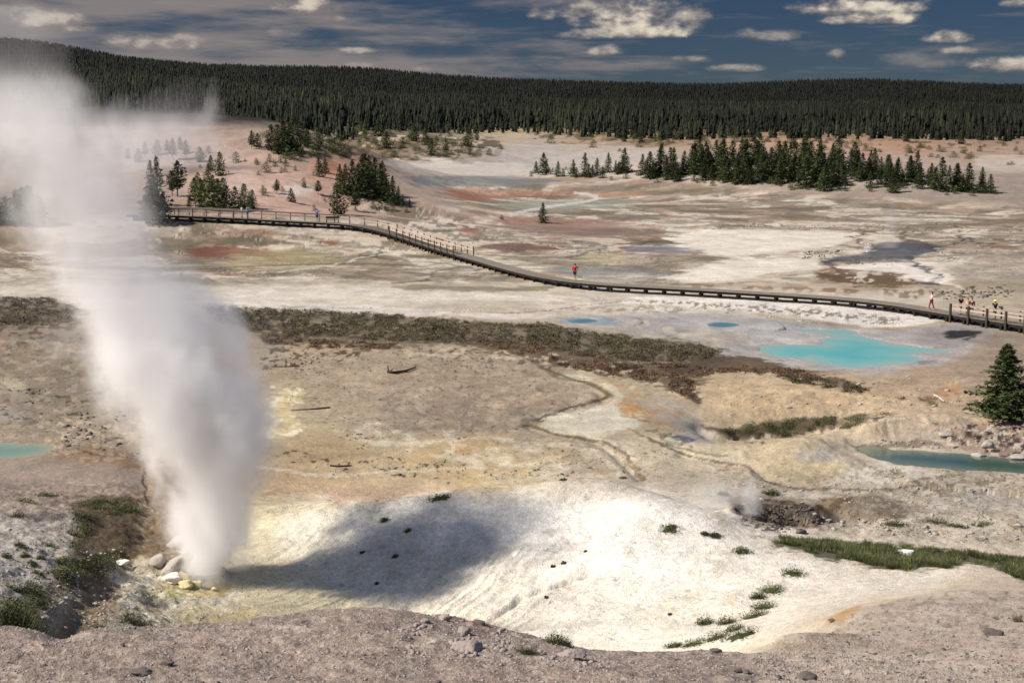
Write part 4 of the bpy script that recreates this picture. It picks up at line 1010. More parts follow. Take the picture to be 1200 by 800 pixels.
# ------------------------------------------------------------------ low vegetation
def tufts(P, h, spread, nb, w, r, lean=.5):
    """blades: base points P, heights h -> triangles"""
    n = len(P); k = nb
    a = r.uniform(0, 6.283, (n, k)); rr = np.sqrt(r.random((n, k))) * np.asarray(spread).reshape(-1, 1)
    bx = P[:, None, 0] + np.cos(a) * rr; by = P[:, None, 1] + np.sin(a) * rr; bz = np.repeat(P[:, 2][:, None], k, 1) - .03
    la = a + r.normal(0, .7, (n, k)); ll = lean * r.uniform(.2, 1.2, (n, k)) * np.asarray(h).reshape(-1, 1); hh = np.asarray(h).reshape(-1, 1) * r.uniform(.55, 1.15, (n, k))
    ww = np.asarray(w).reshape(-1, 1) * r.uniform(.6, 1.4, (n, k)); ta = r.uniform(0, 6.283, (n, k))
    b1 = np.stack((bx - np.cos(ta) * ww, by - np.sin(ta) * ww, bz), -1); b2 = np.stack((bx + np.cos(ta) * ww, by + np.sin(ta) * ww, bz), -1)
    tp = np.stack((bx + np.cos(la) * ll, by + np.sin(la) * ll, bz + hh), -1)
    V = np.stack((b1, b2, tp), 2).reshape(-1, 3)
    return V, np.arange(len(V)).reshape(-1, 3)
def clumps(P, h, spread, nb, w, r):
    """small leaves filling low domes"""
    n = len(P); a = r.uniform(0, 6.283, (n, nb)); q = np.sqrt(r.random((n, nb))); zz = r.random((n, nb)) * np.sqrt(1 - q ** 2 * .9)
    sp = np.asarray(spread).reshape(-1, 1); hh = np.asarray(h).reshape(-1, 1)
    C = np.stack((P[:, None, 0] + np.cos(a) * q * sp, P[:, None, 1] + np.sin(a) * q * sp, P[:, None, 2] + zz * hh), -1).reshape(-1, 3)
    return tris_cloud(C, np.repeat(np.asarray(w) * np.ones(n), nb) * r.uniform(.6, 1.4, n * nb), r, .8)
def sample(poly, n, r, ymin=34, dens=None):
    poly = np.array(poly, float); out = []
    while sum(map(len, out)) < n:
        q = np.column_stack((r.uniform(poly[:, 0].min(), poly[:, 0].max(), 4 * n), r.uniform(poly[:, 1].min(), poly[:, 1].max(), 4 * n)))
        q = q[poly_sdf(q[:, 0], q[:, 1], poly, 1, 1) + 3 * fbm(q[:, 0] / 9, q[:, 1] / 5, 3, 77) < 0]
        if dens is not None: q = q[fbm(q[:, 0] / dens[0] / 2, q[:, 1] / dens[0], 3, dens[2]) > dens[1]]
        out.append(q)
    q = np.concatenate(out)[:n]
    return hit(q[:, 0], q[:, 1], ymin=ymin)
def veg(name, poly_list, m, label, h, spread, nb, w, seed, ymin=34, dens=None, lean=.5, leafy=False):
    r = np.random.default_rng(seed); A = []; B = []; T = []; off = 0
    for poly, n in poly_list:
        P = sample(poly, n, r, ymin, dens)
        hh = h * r.uniform(.5, 1.4, n); sp_ = spread * r.uniform(.5, 1.3, n); V, F_ = clumps(P, hh, sp_, nb, w * 1.5, r) if leafy else tufts(P, hh, sp_, nb, w, r, lean)
        A.append(V); B.append(F_ + off); off += len(V); T.append(np.repeat(r.uniform(.6, 1.4, n), nb * 3))
    o = mesh_obj(name, np.concatenate(A), np.concatenate(B), m); set_tint(o, np.concatenate(T))
    tag(o, label, kind='stuff'); return o
veg('brush', [([(-60, 346), (60, 350), (85, 360), (90, 378), (40, 382), (-60, 380)], 1300), ([(240, 360), (330, 362), (440, 368), (560, 378), (640, 380), (700, 390), (800, 402), (850, 412), (820, 424), (760, 424), (700, 418), (640, 406), (560, 400), (460, 400), (380, 394), (300, 388), (250, 376)], 6500),
     ([(910, 438), (960, 443), (1020, 457), (1000, 460), (930, 448)], 420)], M_BRUSH, 'olive brush growing in a long band across the middle flats', .17, .26, 8, .05, 21, dens=(6, -.22, 93), lean=.9, leafy=True)
veg('brush', [([(300, 388), (380, 398), (470, 404), (440, 410), (360, 406), (310, 404)], 700), ([(560, 402), (660, 408), (740, 424), (830, 430), (930, 432), (960, 442), (930, 446), (870, 434), (810, 442), (816, 468), (790, 458), (760, 446), (690, 436), (620, 418)], 2600)],
    M_RUST, 'rusty brown brush fringing the lower edge of the olive brush band', .15, .24, 8, .05, 22, dens=(5, -.08, 94), lean=.9, leafy=True)
veg('grass', [([(885, 629), (960, 634), (1060, 640), (1100, 645), (1210, 655), (1210, 682), (1150, 660), (1060, 668), (980, 653)], 3600)], M_GRASS, 'green grass filling the hollow behind the cream ridge', .22, .16, 12, .014, 23, 50, dens=(7, -.14, 95), lean=.8)
veg('grass', [([(80, 590), (165, 582), (158, 635), (130, 672), (100, 690), (60, 700), (40, 742), (0, 745), (0, 700), (60, 670), (85, 640)], 1500)], M_GRASS, 'green grass and weeds growing in the dark gully left of the steam vent', .20, .24, 16, .022, 24, 34, dens=(10, .06, 88), lean=.9, leafy=True)
veg('grass', [([(845, 504), (880, 498), (920, 492), (990, 488), (1050, 484), (1000, 500), (940, 508), (880, 514), (850, 512)], 900)], M_GRASS, 'short green growth in the hollow beyond the bench', .2, .22, 10, .03, 25, 60, dens=(6, 0, 89), leafy=True)
veg('weeds', [([(300, 575), (400, 580), (520, 572), (500, 585), (400, 612), (310, 604)], 420), ([(0, 575), (80, 580), (140, 590), (80, 596), (0, 590)], 160)], M_GRASS, 'patchy weeds along the back edge of the white mound', .13, .2, 8, .014, 26, 50, dens=(6, .12, 90), leafy=True)
veg('weeds', [([(1060, 556), (1200, 552), (1200, 640), (960, 622), (1000, 590)], 500), ([(1040, 462), (1100, 466), (1140, 474), (1060, 476)], 200), ([(1010, 545), (1200, 556), (1200, 562), (1010, 560)], 160)], M_BRUSH, 'thin olive weeds scattered over the pale ground around the teal pool', .2, .2, 10, .022, 27, 56, dens=(6, .16, 92), leafy=True)
# countable tufts
def tuft_object(px, py, wpx, hpx, label, group=None, name='grass_tuft', ymin=30, m=M_GRASS, n=26, nb=14, stalk=False):
    p = hit([px], [py], ymin=ymin)[0]; s = p[1] / F; r = np.random.default_rng(int(px * 7 + py))
    n = max(n, 22); a = np.arange(n) * 2.39996 + r.normal(0, .2, n); q = np.sqrt((np.arange(n) + .5) / n) * wpx * s * .42
    P = np.column_stack((np.cos(a) * q, np.sin(a) * q * .8, np.zeros(n))); P[:, 2] = gz(P[:, 0] + p[0], P[:, 1] + p[1]) - p[2]
    if stalk: V, F_ = tufts(P, hpx * s * r.uniform(.6, 1.15, n), wpx * s * .12, nb, .35 * s * 1.2, r, .6)
    else:
        e_ = 1 - (q / (wpx * s * .5)) ** 2 * .7
        V1, F1 = clumps(P, hpx * s * 1.0 * e_ * r.uniform(.4, 1.2, n), wpx * s * .24, int(nb * 1.1), s * 1.15, r); V2, F2 = tufts(P, hpx * s * e_ * r.uniform(.5, 1.0, n), wpx * s * .12, max(3, nb // 3), .4 * s, r, .9)
        V = np.concatenate((V1, V2)); F_ = np.concatenate((F1, F2 + len(V1))); nb = len(V) // (3 * n)
    # leaf litter under the clump, following the ground
    ka = np.arange(16) / 16 * 2 * math.pi; kr = wpx * s * .34 * r.uniform(.6, 1.2, 16)
    D_ = np.concatenate(([[0, 0]], np.column_stack((np.cos(ka) * kr, np.sin(ka) * kr * .8)))); D_ = np.column_stack((D_, gz(D_[:, 0] + p[0], D_[:, 1] + p[1]) - p[2] + .015))
    T_ = np.concatenate((np.repeat(r.uniform(.6, 1.4, n), max(1, len(V) // n)), np.full(len(V), .9)))[:len(V)]
    F_ = np.concatenate((F_, np.array([(0, 1 + i, 1 + (i + 1) % 16) for i in range(16)]) + len(V))); V = np.concatenate((V, D_)); T_ = np.concatenate((T_, np.full(17, .7)))
    o = mesh_obj(name, V, F_, m); set_tint(o, T_); o.location = tuple(p)
    return tag(o, label, 'plant', group)
tuft_object(655, 755, 34, 22, 'bright green bush on the brow of the gravel slope', name='bush', ymin=18, n=60, nb=20)
tuft_object(618, 765, 36, 9, 'flat dull green tuft left of the bright bush on the gravel slope', ymin=18, n=40)
tuft_object(160, 731, 46, 15, 'large weed clump below the ledge of the steam vent', n=50)
tuft_object(120, 738, 26, 10, 'smaller weed clump left of the large clump below the vent ledge')
tuft_object(28, 742, 80, 44, 'tall grassy bush in the lower left of the gully', name='bush', n=110, nb=20)
tuft_object(228, 742, 20, 7, 'tiny weed tuft at the edge of the gravel below the vent')
gp = 'green clumps on the cream slope'
for px, py, wp, hp in ((868, 745, 34, 16), (884, 722, 26, 18), (852, 730, 18, 14), (895, 712, 22, 16), (904, 692, 24, 12), (838, 748, 26, 12), (826, 730, 16, 12), (812, 755, 22, 9), (790, 757, 16, 7), (930, 672, 22, 10), (860, 738, 18, 12), (888, 700, 14, 9)):
    tuft_object(px, py, wp * 1.5, hp * 1.15, 'green clump in the diagonal line on the cream slope right of the white mound', gp)
for px, py, wp, hp in ((870, 646, 26, 8), (838, 628, 16, 6), (786, 620, 30, 5), (826, 626, 10, 5)):
    tuft_object(px, py, wp, hp, 'small weed tuft on the crest at the right end of the white mound', 'weed tufts on the mound crest')
for px, py, wp, hp in ((425, 648, 7, 3), (463, 652, 10, 4), (478, 622, 9, 4), (450, 610, 15, 4), (442, 684, 6, 3), (660, 660, 6, 4), (648, 664, 5, 4), (686, 646, 3, 2), (640, 700, 4, 3), (785, 720, 4, 3), (730, 560, 8, 2), (660, 562, 9, 2)):
    tuft_object(px, py, wp, hp, 'tiny scattered weed tuft on the face of the white mound', 'weed tufts on the white mound', n=12, nb=9)
for px, py, wp, hp in ((20, 605, 24, 8), (25, 640, 16, 9), (8, 652, 14, 8), (30, 652, 12, 6), (38, 660, 12, 7), (48, 655, 12, 6), (15, 690, 20, 12), (60, 640, 14, 8), (45, 672, 16, 8), (70, 660, 16, 9), (95, 604, 30, 14), (118, 590, 24, 10), (150, 596, 28, 12), (90, 628, 26, 14), (30, 588, 30, 6), (55, 580, 34, 5)):
    tuft_object(px, py, wp, hp, 'dark green tuft on the pale bank left of the gully', 'tufts on the pale left bank', n=20)
tuft_object(516, 584, 34, 7, 'flat dark green patch of weeds behind the white mound crest')
tuft_object(905, 578, 22, 9, 'round green tuft behind the crater of the small steam vent')
tuft_object(848, 580, 14, 9, 'round green tuft left of the small steam vent')
for px, py, wp, hp in ((1048, 615, 40, 6), (1095, 612, 36, 6), (1120, 616, 30, 5), (1150, 615, 26, 5)):
    tuft_object(px, py, wp, hp, 'flat green tuft on the pale ground beyond the grassy hollow', 'flat tufts beyond the grassy hollow')
tuft_object(1192, 728, 14, 15, 'dry upright stalks at the right edge of the dirt shoulder', name='dry_stalks', m=M_DRY, n=10, nb=5, stalk=True)

# ------------------------------------------------------------------ dead wood
def stick(P, rad, seg=6):
    """tapered tube through points P"""
    P = [Vector(p) for p in P]; V = []; F_ = []
    for i, p in enumerate(P):
        d = (P[min(i + 1, len(P) - 1)] - P[max(i - 1, 0)]).normalized(); a = d.orthogonal().normalized(); b = d.cross(a)
        for s in range(seg):
            t = s / seg * 2 * math.pi; V.append(p + (a * math.cos(t) + b * math.sin(t)) * rad[i] * (1 + .15 * math.sin(3 * t + i)))
    for i in range(len(P) - 1):
        for s in range(seg): F_.append((i * seg + s, i * seg + (s + 1) % seg, (i + 1) * seg + (s + 1) % seg, (i + 1) * seg + s))
    F_.append(tuple(range(seg))[::-1]); F_.append(tuple((len(P) - 1) * seg + s for s in range(seg)))
    return V, F_
def log(name, pts, r0, r1, m, label, branches=(), ymin=40):
    """pts: survey pixels along the log lying on the ground"""
    G = [Vector(hit([a], [b], ymin=ymin)[0]) for a, b in pts]; c = G[0].copy()
    n = len(G); V, F_ = stick([g - c + Vector((0, 0, r0 * .8)) for g in G], [r0 + (r1 - r0) * i / (n - 1) for i in range(n)])
    o = mesh_obj(name, [tuple(v) for v in V], F_, m, smooth=True); o.location = c; tag(o, label, 'dead wood')
    for i, vec, ln, rr in branches:
        b0 = G[i] - c; d = Vector(vec).normalized() * ln
        V, F_ = stick([b0, b0 + d * .5 + Vector((.03, .02, .04)), b0 + d], [rr, rr * .7, rr * .25], 5)
        mesh_obj('branch', [tuple(v) for v in V], F_, m, o)
    return o
log('fallen_log', [(455, 437), (463, 438), (475, 436), (487, 432)], .14, .05, M_DARKWOOD, 'dark forked fallen log with upturned root end on the tan flats', [(0, (-.1, 0, 1), .55, .07), (0, (.6, .2, .5), .6, .05), (1, (.8, -.5, .15), .9, .04), (2, (.8, -.3, .1), .5, .03)])
log('fallen_log', [(341, 481), (362, 480), (387, 478)], .06, .05, M_GREYWOOD, 'long straight fallen pole lying beside the yellow crust')
log('fallen_branch', [(318, 430), (335, 430), (350, 429)], .05, .02, M_DARKWOOD, 'thin dark fallen branch with an upright stub near the rusty brush', [(1, (0, 0, 1), .7, .05), (0, (.7, .1, .3), .5, .03)])
log('fallen_log', [(1095, 464), (1101, 467), (1106, 471)], .09, .04, mat('bleached_wood', (.45, .42, .38), .8, .2, 5), 'bleached white fallen trunk with bare twigs left of the big pine', [(0, (-.6, .2, .5), .8, .03), (0, (-.8, 0, .2), .9, .03), (1, (-.5, .1, .7), .6, .02), (0, (-.3, .3, .8), .7, .02)])
log('fallen_branch', [(387, 546), (396, 547), (412, 546)], .06, .03, M_DARKWOOD, 'short black branch lying on the tan flats above the white mound')

# ------------------------------------------------------------------ rocks
def rock_mesh(name, size, m, seed, sub=3, flat=.7, rough=.5, bm_fn=None):
    import bmesh
    bm = bmesh.new(); bmesh.ops.create_icosphere(bm, subdivisions=sub, radius=1)
    V = np.array([v.co[:] for v in bm.verts]); F_ = np.array([[v.index for v in f.verts] for f in bm.faces]); bm.free()
    d = 1 + rough * fbm(V[:, 0] * 1.3 + seed * 3.1, V[:, 1] * 1.3 + V[:, 2] * 1.7 + seed, 3, seed) + rough * .35 * fbm(V[:, 0] * 4 + seed, V[:, 1] * 4 + V[:, 2] * 5, 2, seed + 5)
    V = V * d[:, None]; V[:, 2] *= flat
    r = np.random.default_rng(seed)
    for q in range(4):   # chipped facets
        nrm = r.normal(size=3); nrm /= np.linalg.norm(nrm); k = V @ nrm; lim = .55; V -= np.maximum(k - lim, 0)[:, None] * nrm * .9
    return mesh_obj(name, V * np.asarray(size), F_, m, smooth=sub > 2)
M_ROCKP = mat('pale_sinter_rock', (.33, .30, .26), .9, .25, 2.5, bump=.05, bscale=12)
M_ROCKY = mat('yellow_sinter_rock', (.52, .44, .24), .9, .3, 2.5, bump=.05, bscale=12)
M_ROCKD = mat('dark_brown_rock', (.10, .082, .072), .9, .3, 3, bump=.03, bscale=14)
M_ROCKG = mat('grey_pink_rock', (.27, .225, .20), .9, .25, 3, bump=.04, bscale=14)
def rock(px, py, wpx, hpx, m, label, seed, rot=0, tilt_=0, group=None, ymin=17, deep=.8):
    p = hit([px], [py], ymin=ymin)[0]; s = p[1] / F
    o = rock_mesh('boulder' if wpx * s > .5 else 'rock', (wpx * s / 2, wpx * s / 2 * deep, hpx * s / 2 / .75), m, seed)
    o.location = (p[0], p[1] + wpx * s * .2, p[2] + hpx * s * .22); o.rotation_euler = (0, tilt_, rot)
    return tag(o, label, 'rock', group)
rock(184, 664, 34, 16, M_ROCKP, 'smooth grey boulder leaning left of the steam vent', 3, .1, -.7, ymin=40)
rock(206, 668, 46, 20, M_ROCKP, 'long pale boulder nearest the left foot of the steam column', 4, .1, -.55, ymin=40)
rock(205, 643, 34, 20, M_ROCKP, 'upper grey boulder half hidden behind the steam column', 5, .2, -.6, ymin=40)
rock(141, 662, 22, 9, mat('white_sinter', (.72, .68, .6), .9, .15, 3, bump=.04, bscale=14), 'low white rock at the left end of the vent ledge', 6, 0, -.2, ymin=40)
rock(202, 683, 26, 15, bpy.data.materials['white_sinter'], 'white crusted rock on the left rim of the vent mouth', 7, ymin=40)
rock(231, 688, 16, 13, M_ROCKY, 'knobbly yellow rock in front of the vent mouth', 8, ymin=40)
rock(217, 689, 20, 12, M_ROCKY, 'yellow rock on the left front of the vent mouth', 9, ymin=40)
rock(264, 677, 15, 14, M_ROCKP, 'pale round rock on the right rim of the vent mouth', 10, ymin=40)
rock(251, 692, 9, 7, M_ROCKY, 'small cream rock below the right rim of the vent', 11, ymin=40)
rock(243, 671, 12, 12, M_ROCKD, 'black stained rock inside the vent mouth', 12, ymin=40)
rock(1063, 650, 28, 7, bpy.data.materials['white_sinter'], 'flat white rock in the grassy hollow', 13, ymin=50)
rock(521, 727, 19, 11, M_ROCKG, 'grey pink rock on the brow of the gravel slope', 14, .3)
rock(543, 743, 20, 15, M_ROCKG, 'wedge shaped rock casting a dark shadow on the gravel slope', 15, .2, .5)
rock(498, 729, 13, 6, M_ROCKG, 'small brown rock at the left of the brow rocks', 16)
rock(562, 732, 18, 7, M_ROCKD, 'flat dark rock at the right of the brow rocks', 17)
rock(548, 763, 46, 16, M_ROCKG, 'broad low rock hump in the middle of the gravel slope', 18, 0, .1)
rock(672, 770, 36, 12, M_ROCKG, 'broken dark rock pile below the bright green bush', 19)
rock(144, 757, 6, 7, M_ROCKD, 'small black stone at the left brow of the gravel slope', 20)
rock(197, 780, 20, 12, M_ROCKD, 'dark clod on the left part of the gravel slope', 21)
rock(163, 790, 30, 9, M_ROCKD, 'flat dark clod at the bottom left of the gravel slope', 22)
rock(840, 764, 18, 6, M_ROCKD, 'black stone where the gravel slope meets the cream slope', 23)
rock(863, 787, 16, 7, M_ROCKD, 'dark grey stone left of its twin on the gravel slope', 24)
rock(875, 789, 12, 6, M_ROCKD, 'dark grey stone right of its twin on the gravel slope', 25)
rock(994, 790, 12, 9, M_ROCKP, 'pale rounded stone on the dirt at the bottom right', 26)
rock(948, 796, 28, 12, M_ROCKD, 'dark jagged stone at the bottom edge right of the middle', 27)
rock(1162, 744, 28, 7, M_ROCKD, 'flat dark stone on the dirt shoulder at the right', 28)
rock(975, 729, 12, 5, M_ROCKD, 'brown stone on the edge of the dirt shoulder beside the orange stain', 29)
rock(1166, 725, 6, 4, M_ROCKD, 'small reddish stone near the dry stalks', 30)
rock(1158, 525, 16, 14, M_ROCKP, 'pale boulder on the rocky bank of the teal pool', 31, ymin=70)
rock(1148, 537, 20, 9, M_ROCKP, 'pale boulder at the water edge of the teal pool', 32, ymin=70)
rock(1110, 512, 22, 8, M_ROCKP, 'pale slab high on the rocky bank of the teal pool', 33, ymin=70)
rock(1192, 538, 20, 8, M_ROCKP, 'pale boulder at the right end of the teal pool bank', 34, ymin=70)
rock(938, 625, 14, 9, M_ROCKD, 'dark boulder at the lower rim of the crater', 35, ymin=50)

def stones(name, lst, m, label, seed, ymin=16):
    """many stones as one mass: [(poly, count, smin, smax in metres)]"""
    r = np.random.default_rng(seed); import bmesh
    bm = bmesh.new(); bmesh.ops.create_icosphere(bm, subdivisions=1, radius=1)
    BV = np.array([v.co[:] for v in bm.verts]); BF = np.array([[v.index for v in f.verts] for f in bm.faces]); bm.free()
    A = []; B = []; off = 0
    for poly, n, s0, s1, dens in lst:
        if poly is None:
            yy = r.uniform(17, 33, n); xx = r.uniform(-.44, .44, n) * yy
            if dens is not None: k_ = fbm(xx * dens[0], yy * dens[0], 3, dens[2]) > dens[1]; xx = xx[k_]; yy = yy[k_]; n = len(xx)
            P = np.column_stack((xx, yy, gz(xx, yy)))
        else: P = sample(poly, n, r, ymin, dens)
        s = s0 * (s1 / s0) ** (r.random(n) ** 2.2)
        d = r.uniform(.5, 1.35, (n, len(BV), 1)); ax = r.uniform(.5, 1.4, (n, 1, 3)); ax[:, :, 2] *= .6
        V = BV[None] * d * ax * s[:, None, None] + (P + np.column_stack((np.zeros(n), np.zeros(n), s * .15)))[:, None, :]
        A.append(V.reshape(-1, 3)); B.append((BF[None] + (off + np.arange(n) * len(BV))[:, None, None]).reshape(-1, 3)); off += n * len(BV)
    o = mesh_obj(name, np.concatenate(A), np.concatenate(B), m); tag(o, label, kind='stuff'); return o
fgp = [(-30, 754), (150, 758), (300, 738), (400, 726), (520, 728), (650, 756), (740, 768), (840, 766), (900, 780), (960, 804), (-30, 804)]
stones('gravel', [(None, 34000, .006, .032, None), ([(880, 770), (1000, 720), (1210, 700), (1210, 804), (900, 804)], 7000, .008, .035, None)], mat('grey_pink_gravel', (.30, .25, .22), .95, .35, 1.5), 'fine grey pink gravel strewn over the near slope', 41)
stones('gravel', [(None, 5200, .010, .045, (.5, .12, 500)), ([(900, 770), (1000, 730), (1210, 700), (1210, 804), (900, 804)], 260, .02, .07, None)], M_ROCKD, 'dark broken stones scattered over the near slope', 42)
stones('rubble', [([(1090, 500), (1210, 497), (1210, 540), (1110, 528)], 300, .03, .13, None), ([(1020, 515), (1100, 514), (1100, 527), (1020, 523)], 60, .04, .15, None)], M_ROCKG, 'broken rubble on the bank of the teal pool and around the crater', 43, 50)
stones('rubble', [([(100, 640), (150, 640), (110, 745), (40, 745), (60, 690)], 420, .02, .13, None), ([(0, 605), (90, 604), (60, 680), (0, 740)], 300, .015, .07, None), ([(125, 660), (290, 680), (330, 710), (200, 750), (110, 740)], 700, .012, .07, None)], M_ROCKP, 'pale rubble strewn over the gully and the ledge of the vent', 44, 34)
stones('rubble', [([(450, 742), (500, 726), (570, 728), (606, 746), (600, 770), (500, 772), (460, 762)], 260, .012, .075, (16, -.05, 504)), ([(630, 762), (700, 764), (720, 778), (650, 784)], 130, .012, .06, None), ([(900, 760), (1000, 745), (1100, 770), (1000, 795), (920, 790)], 90, .012, .05, None)], M_ROCKG, 'broken grey rubble around the brow rocks of the near slope', 48, 17)
stones('rubble', [([(0, 455), (110, 455), (190, 520), (190, 545), (60, 520), (0, 495)], 220, .04, .2, (10, .1, 501)), ([(430, 500), (620, 520), (760, 548), (700, 562), (380, 560), (330, 540)], 160, .03, .14, (10, .15, 502)), ([(855, 588), (950, 592), (965, 618), (880, 628)], 520, .02, .14, None), ([(300, 402), (620, 415), (700, 450), (520, 440), (300, 440)], 260, .04, .14, (12, .12, 503)),
                  ([(940, 296), (990, 292), (980, 306), (940, 304)], 60, .12, .3, None), ([(1100, 342), (1190, 336), (1190, 346), (1110, 352)], 150, .1, .28, None), ([(1000, 300), (1060, 306), (1050, 312), (990, 310)], 30, .1, .25, None)], M_ROCKD, 'dark stones dotted over the open flats', 45, 60)
stones('rubble', [([(690, 349), (840, 350), (1000, 360), (1070, 370), (1050, 384), (940, 376), (860, 366), (700, 358)], 2600, .03, .10, None), ([(200, 355), (400, 359), (600, 364), (690, 356), (700, 360), (600, 369), (400, 364), (200, 360)], 160, .05, .13, None)], mat('white_crust_lumps', (.5, .47, .42), .95, .3, .4), 'white crusty lumps along the terrace below the boardwalk', 46, 80)
stones('rubble', [([(840, 430), (1080, 440), (1200, 445), (1180, 480), (900, 480)], 160, .04, .22, None), ([(950, 600), (1200, 605), (1200, 635), (960, 620)], 160, .03, .2, None), ([(820, 560), (1200, 556), (1200, 600), (850, 585)], 160, .03, .14, None)], M_ROCKP, 'pale stones scattered over the slopes at the right', 47, 50)
# ------------------------------------------------------------------ boardwalk
DK = [(150, 251), (195, 251.5), (250, 253.5), (300, 256.5), (340, 258.5), (371, 260), (400, 261.5), (425, 264), (450, 269), (475, 277), (500, 286), (520, 292), (545, 299), (570, 306), (600, 315), (625, 321), (650, 326), (680, 330.5), (720, 333.5), (780, 336), (860, 341), (940, 345.5), (1000, 350),
      (1040, 354), (1080, 360.5), (1110, 366), (1150, 372), (1200, 379), (1260, 388), (1330, 400)]
_dk = smooth_path(DK, 6)
G = []
for px, py in _dk:
    Y = 160.0
    for _ in range(4): g = hit([px], [py + .75 * F / Y], ymin=80)[0]; Y = g[1]
    G.append(g + (0, 0, .75))
G = np.array(G)
for _ in range(40): G[1:-1] = G[1:-1] * .5 + (G[:-2] + G[2:]) * .25
# resample evenly
seg = np.linalg.norm(np.diff(G, axis=0), axis=1); cum = np.concatenate(([0], np.cumsum(seg))); LEN = cum[-1]
def path_at(s): return np.array([np.interp(s, cum, G[:, k]) for k in range(3)])
def frame_at(s):
    p = path_at(s); d = path_at(min(s + .6, LEN)) - path_at(max(s - .6, 0)); d[2] = 0; d /= np.linalg.norm(d); return p, d, np.array((-d[1], d[0], 0))   # n points away from the camera for a path running right
_ppx, _ppy = chart(G[:, 0], G[:, 1], G[:, 2])
def s_at(px): return float(np.interp(px, _ppx, cum))
print('boardwalk length', LEN)
W2 = .95
M_DECK = mat('weathered_deck_boards', (.17, .145, .115), .85, .25, .8)
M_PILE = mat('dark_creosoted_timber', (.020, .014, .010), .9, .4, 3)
M_RAIL = mat('pale_rail_timber', (.42, .34, .28), .85, .2, 1.5)
M_POST = mat('brown_post_timber', (.05, .036, .026), .9, .3, 3)
bw = bpy.data.objects.new('boardwalk', None); col.objects.link(bw); bw.location = tuple(path_at(LEN * .6) - (0, 0, .75))
tag(bw, 'long curving wooden boardwalk on dark trestles crossing the basin', 'boardwalk')
OFF = np.array(bw.location)
class MB:
    def __init__(s): s.V = []; s.F = []
    def box(s, c, ax, ay, az):
        """box from centre and three half axis vectors"""
        n = len(s.V); c, ax, ay, az = map(np.asarray, (c, ax, ay, az))
        for k in (-1, 1):
            for j in (-1, 1):
                for i in (-1, 1): s.V.append(c + ax * i + ay * j + az * k)
        s.F += [tuple(n + q for q in f) for f in ((0, 2, 3, 1), (4, 5, 7, 6), (0, 1, 5, 4), (2, 6, 7, 3), (0, 4, 6, 2), (1, 3, 7, 5))]
    def build(s, name, m, parent=None, off=OFF):
        return mesh_obj(name, np.array(s.V) - off, s.F, m, parent)
Z = np.array((0, 0, 1.0))
b = MB(); s = 0.0
while s < LEN - .2:
    p, d, n = frame_at(s + .1); jit = rng.uniform(-.02, .02)
    b.box(p + n * jit - Z * (.03 + rng.uniform(0, .006)), d * .092, n * W2, Z * .028); s += .2
b.build('deck', M_DECK, bw)
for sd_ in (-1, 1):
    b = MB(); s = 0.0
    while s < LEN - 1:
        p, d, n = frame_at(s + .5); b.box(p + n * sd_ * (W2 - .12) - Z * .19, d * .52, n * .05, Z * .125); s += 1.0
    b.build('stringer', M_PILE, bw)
s = 1.0; nb_ = 0; step = max(2.0, (LEN - 2) / 98)
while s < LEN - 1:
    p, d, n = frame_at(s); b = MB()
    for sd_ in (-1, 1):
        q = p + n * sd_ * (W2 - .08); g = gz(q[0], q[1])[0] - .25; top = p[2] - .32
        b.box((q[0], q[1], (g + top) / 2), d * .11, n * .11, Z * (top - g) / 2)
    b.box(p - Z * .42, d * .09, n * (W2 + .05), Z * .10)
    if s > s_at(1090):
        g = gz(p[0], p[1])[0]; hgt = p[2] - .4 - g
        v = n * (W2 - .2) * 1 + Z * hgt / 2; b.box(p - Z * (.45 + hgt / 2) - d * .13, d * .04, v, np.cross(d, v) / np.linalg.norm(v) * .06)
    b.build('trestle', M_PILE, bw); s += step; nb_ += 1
# low dark bar along the ground under the near edge of the walk
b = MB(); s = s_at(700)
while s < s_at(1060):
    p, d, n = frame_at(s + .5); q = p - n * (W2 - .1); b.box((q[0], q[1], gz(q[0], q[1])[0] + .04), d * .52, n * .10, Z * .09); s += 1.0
b.build('ground_bar', M_PILE, bw)
def railing(x0, x1, side, label, pm=M_POST, hgt=1.05, down=.3, thick=.055, nr=(1.0, .62)):
    a, c = s_at(x0), s_at(x1); k = max(1, round((c - a) / 2.1)); A = [a + (c - a) * i / k for i in range(k + 1)]
    root = MB()
    for i in range(k):
        p, d, n = frame_at(A[i]); p2, _, n2 = frame_at(A[i + 1]); q = p + n * side * (W2 + .05); q2 = p2 + n2 * side * (W2 + .05); m_ = (q + q2) / 2; h_ = (q2 - q) / 2; hn = np.array((-h_[1], h_[0], 0)); hn = hn / np.linalg.norm(hn)
        for z_ in nr: root.box(m_ + Z * hgt * z_, h_, hn * .025, Z * .07)
        root.box(m_ + Z * (hgt + .09), h_, hn * .075, Z * .018)
    ro = root.build('railing', M_RAIL, bw); ro['label'] = label
    for s_ in A:
        p, d, n = frame_at(s_); q = p + n * side * (W2 + .11); b = MB(); b.box(q + Z * (hgt + .05 - down) / 2, d * thick, n * thick, Z * (hgt + .05 + down) / 2); b.build('post', pm, ro)
railing(203, 458, 1, 'far side railing along the pink hill')
railing(466, 546, 1, 'far side railing of the short bridge section', down=.7)
railing(464, 540, -1, 'near side railing of the short bridge section', down=.8)
railing(1122, 1300, -1, 'near side railing at the right end', down=1.3, thick=.09)
railing(1124, 1300, 1, 'far side railing at the right end')
railing(195, 292, -1, 'near side railing at the left end')

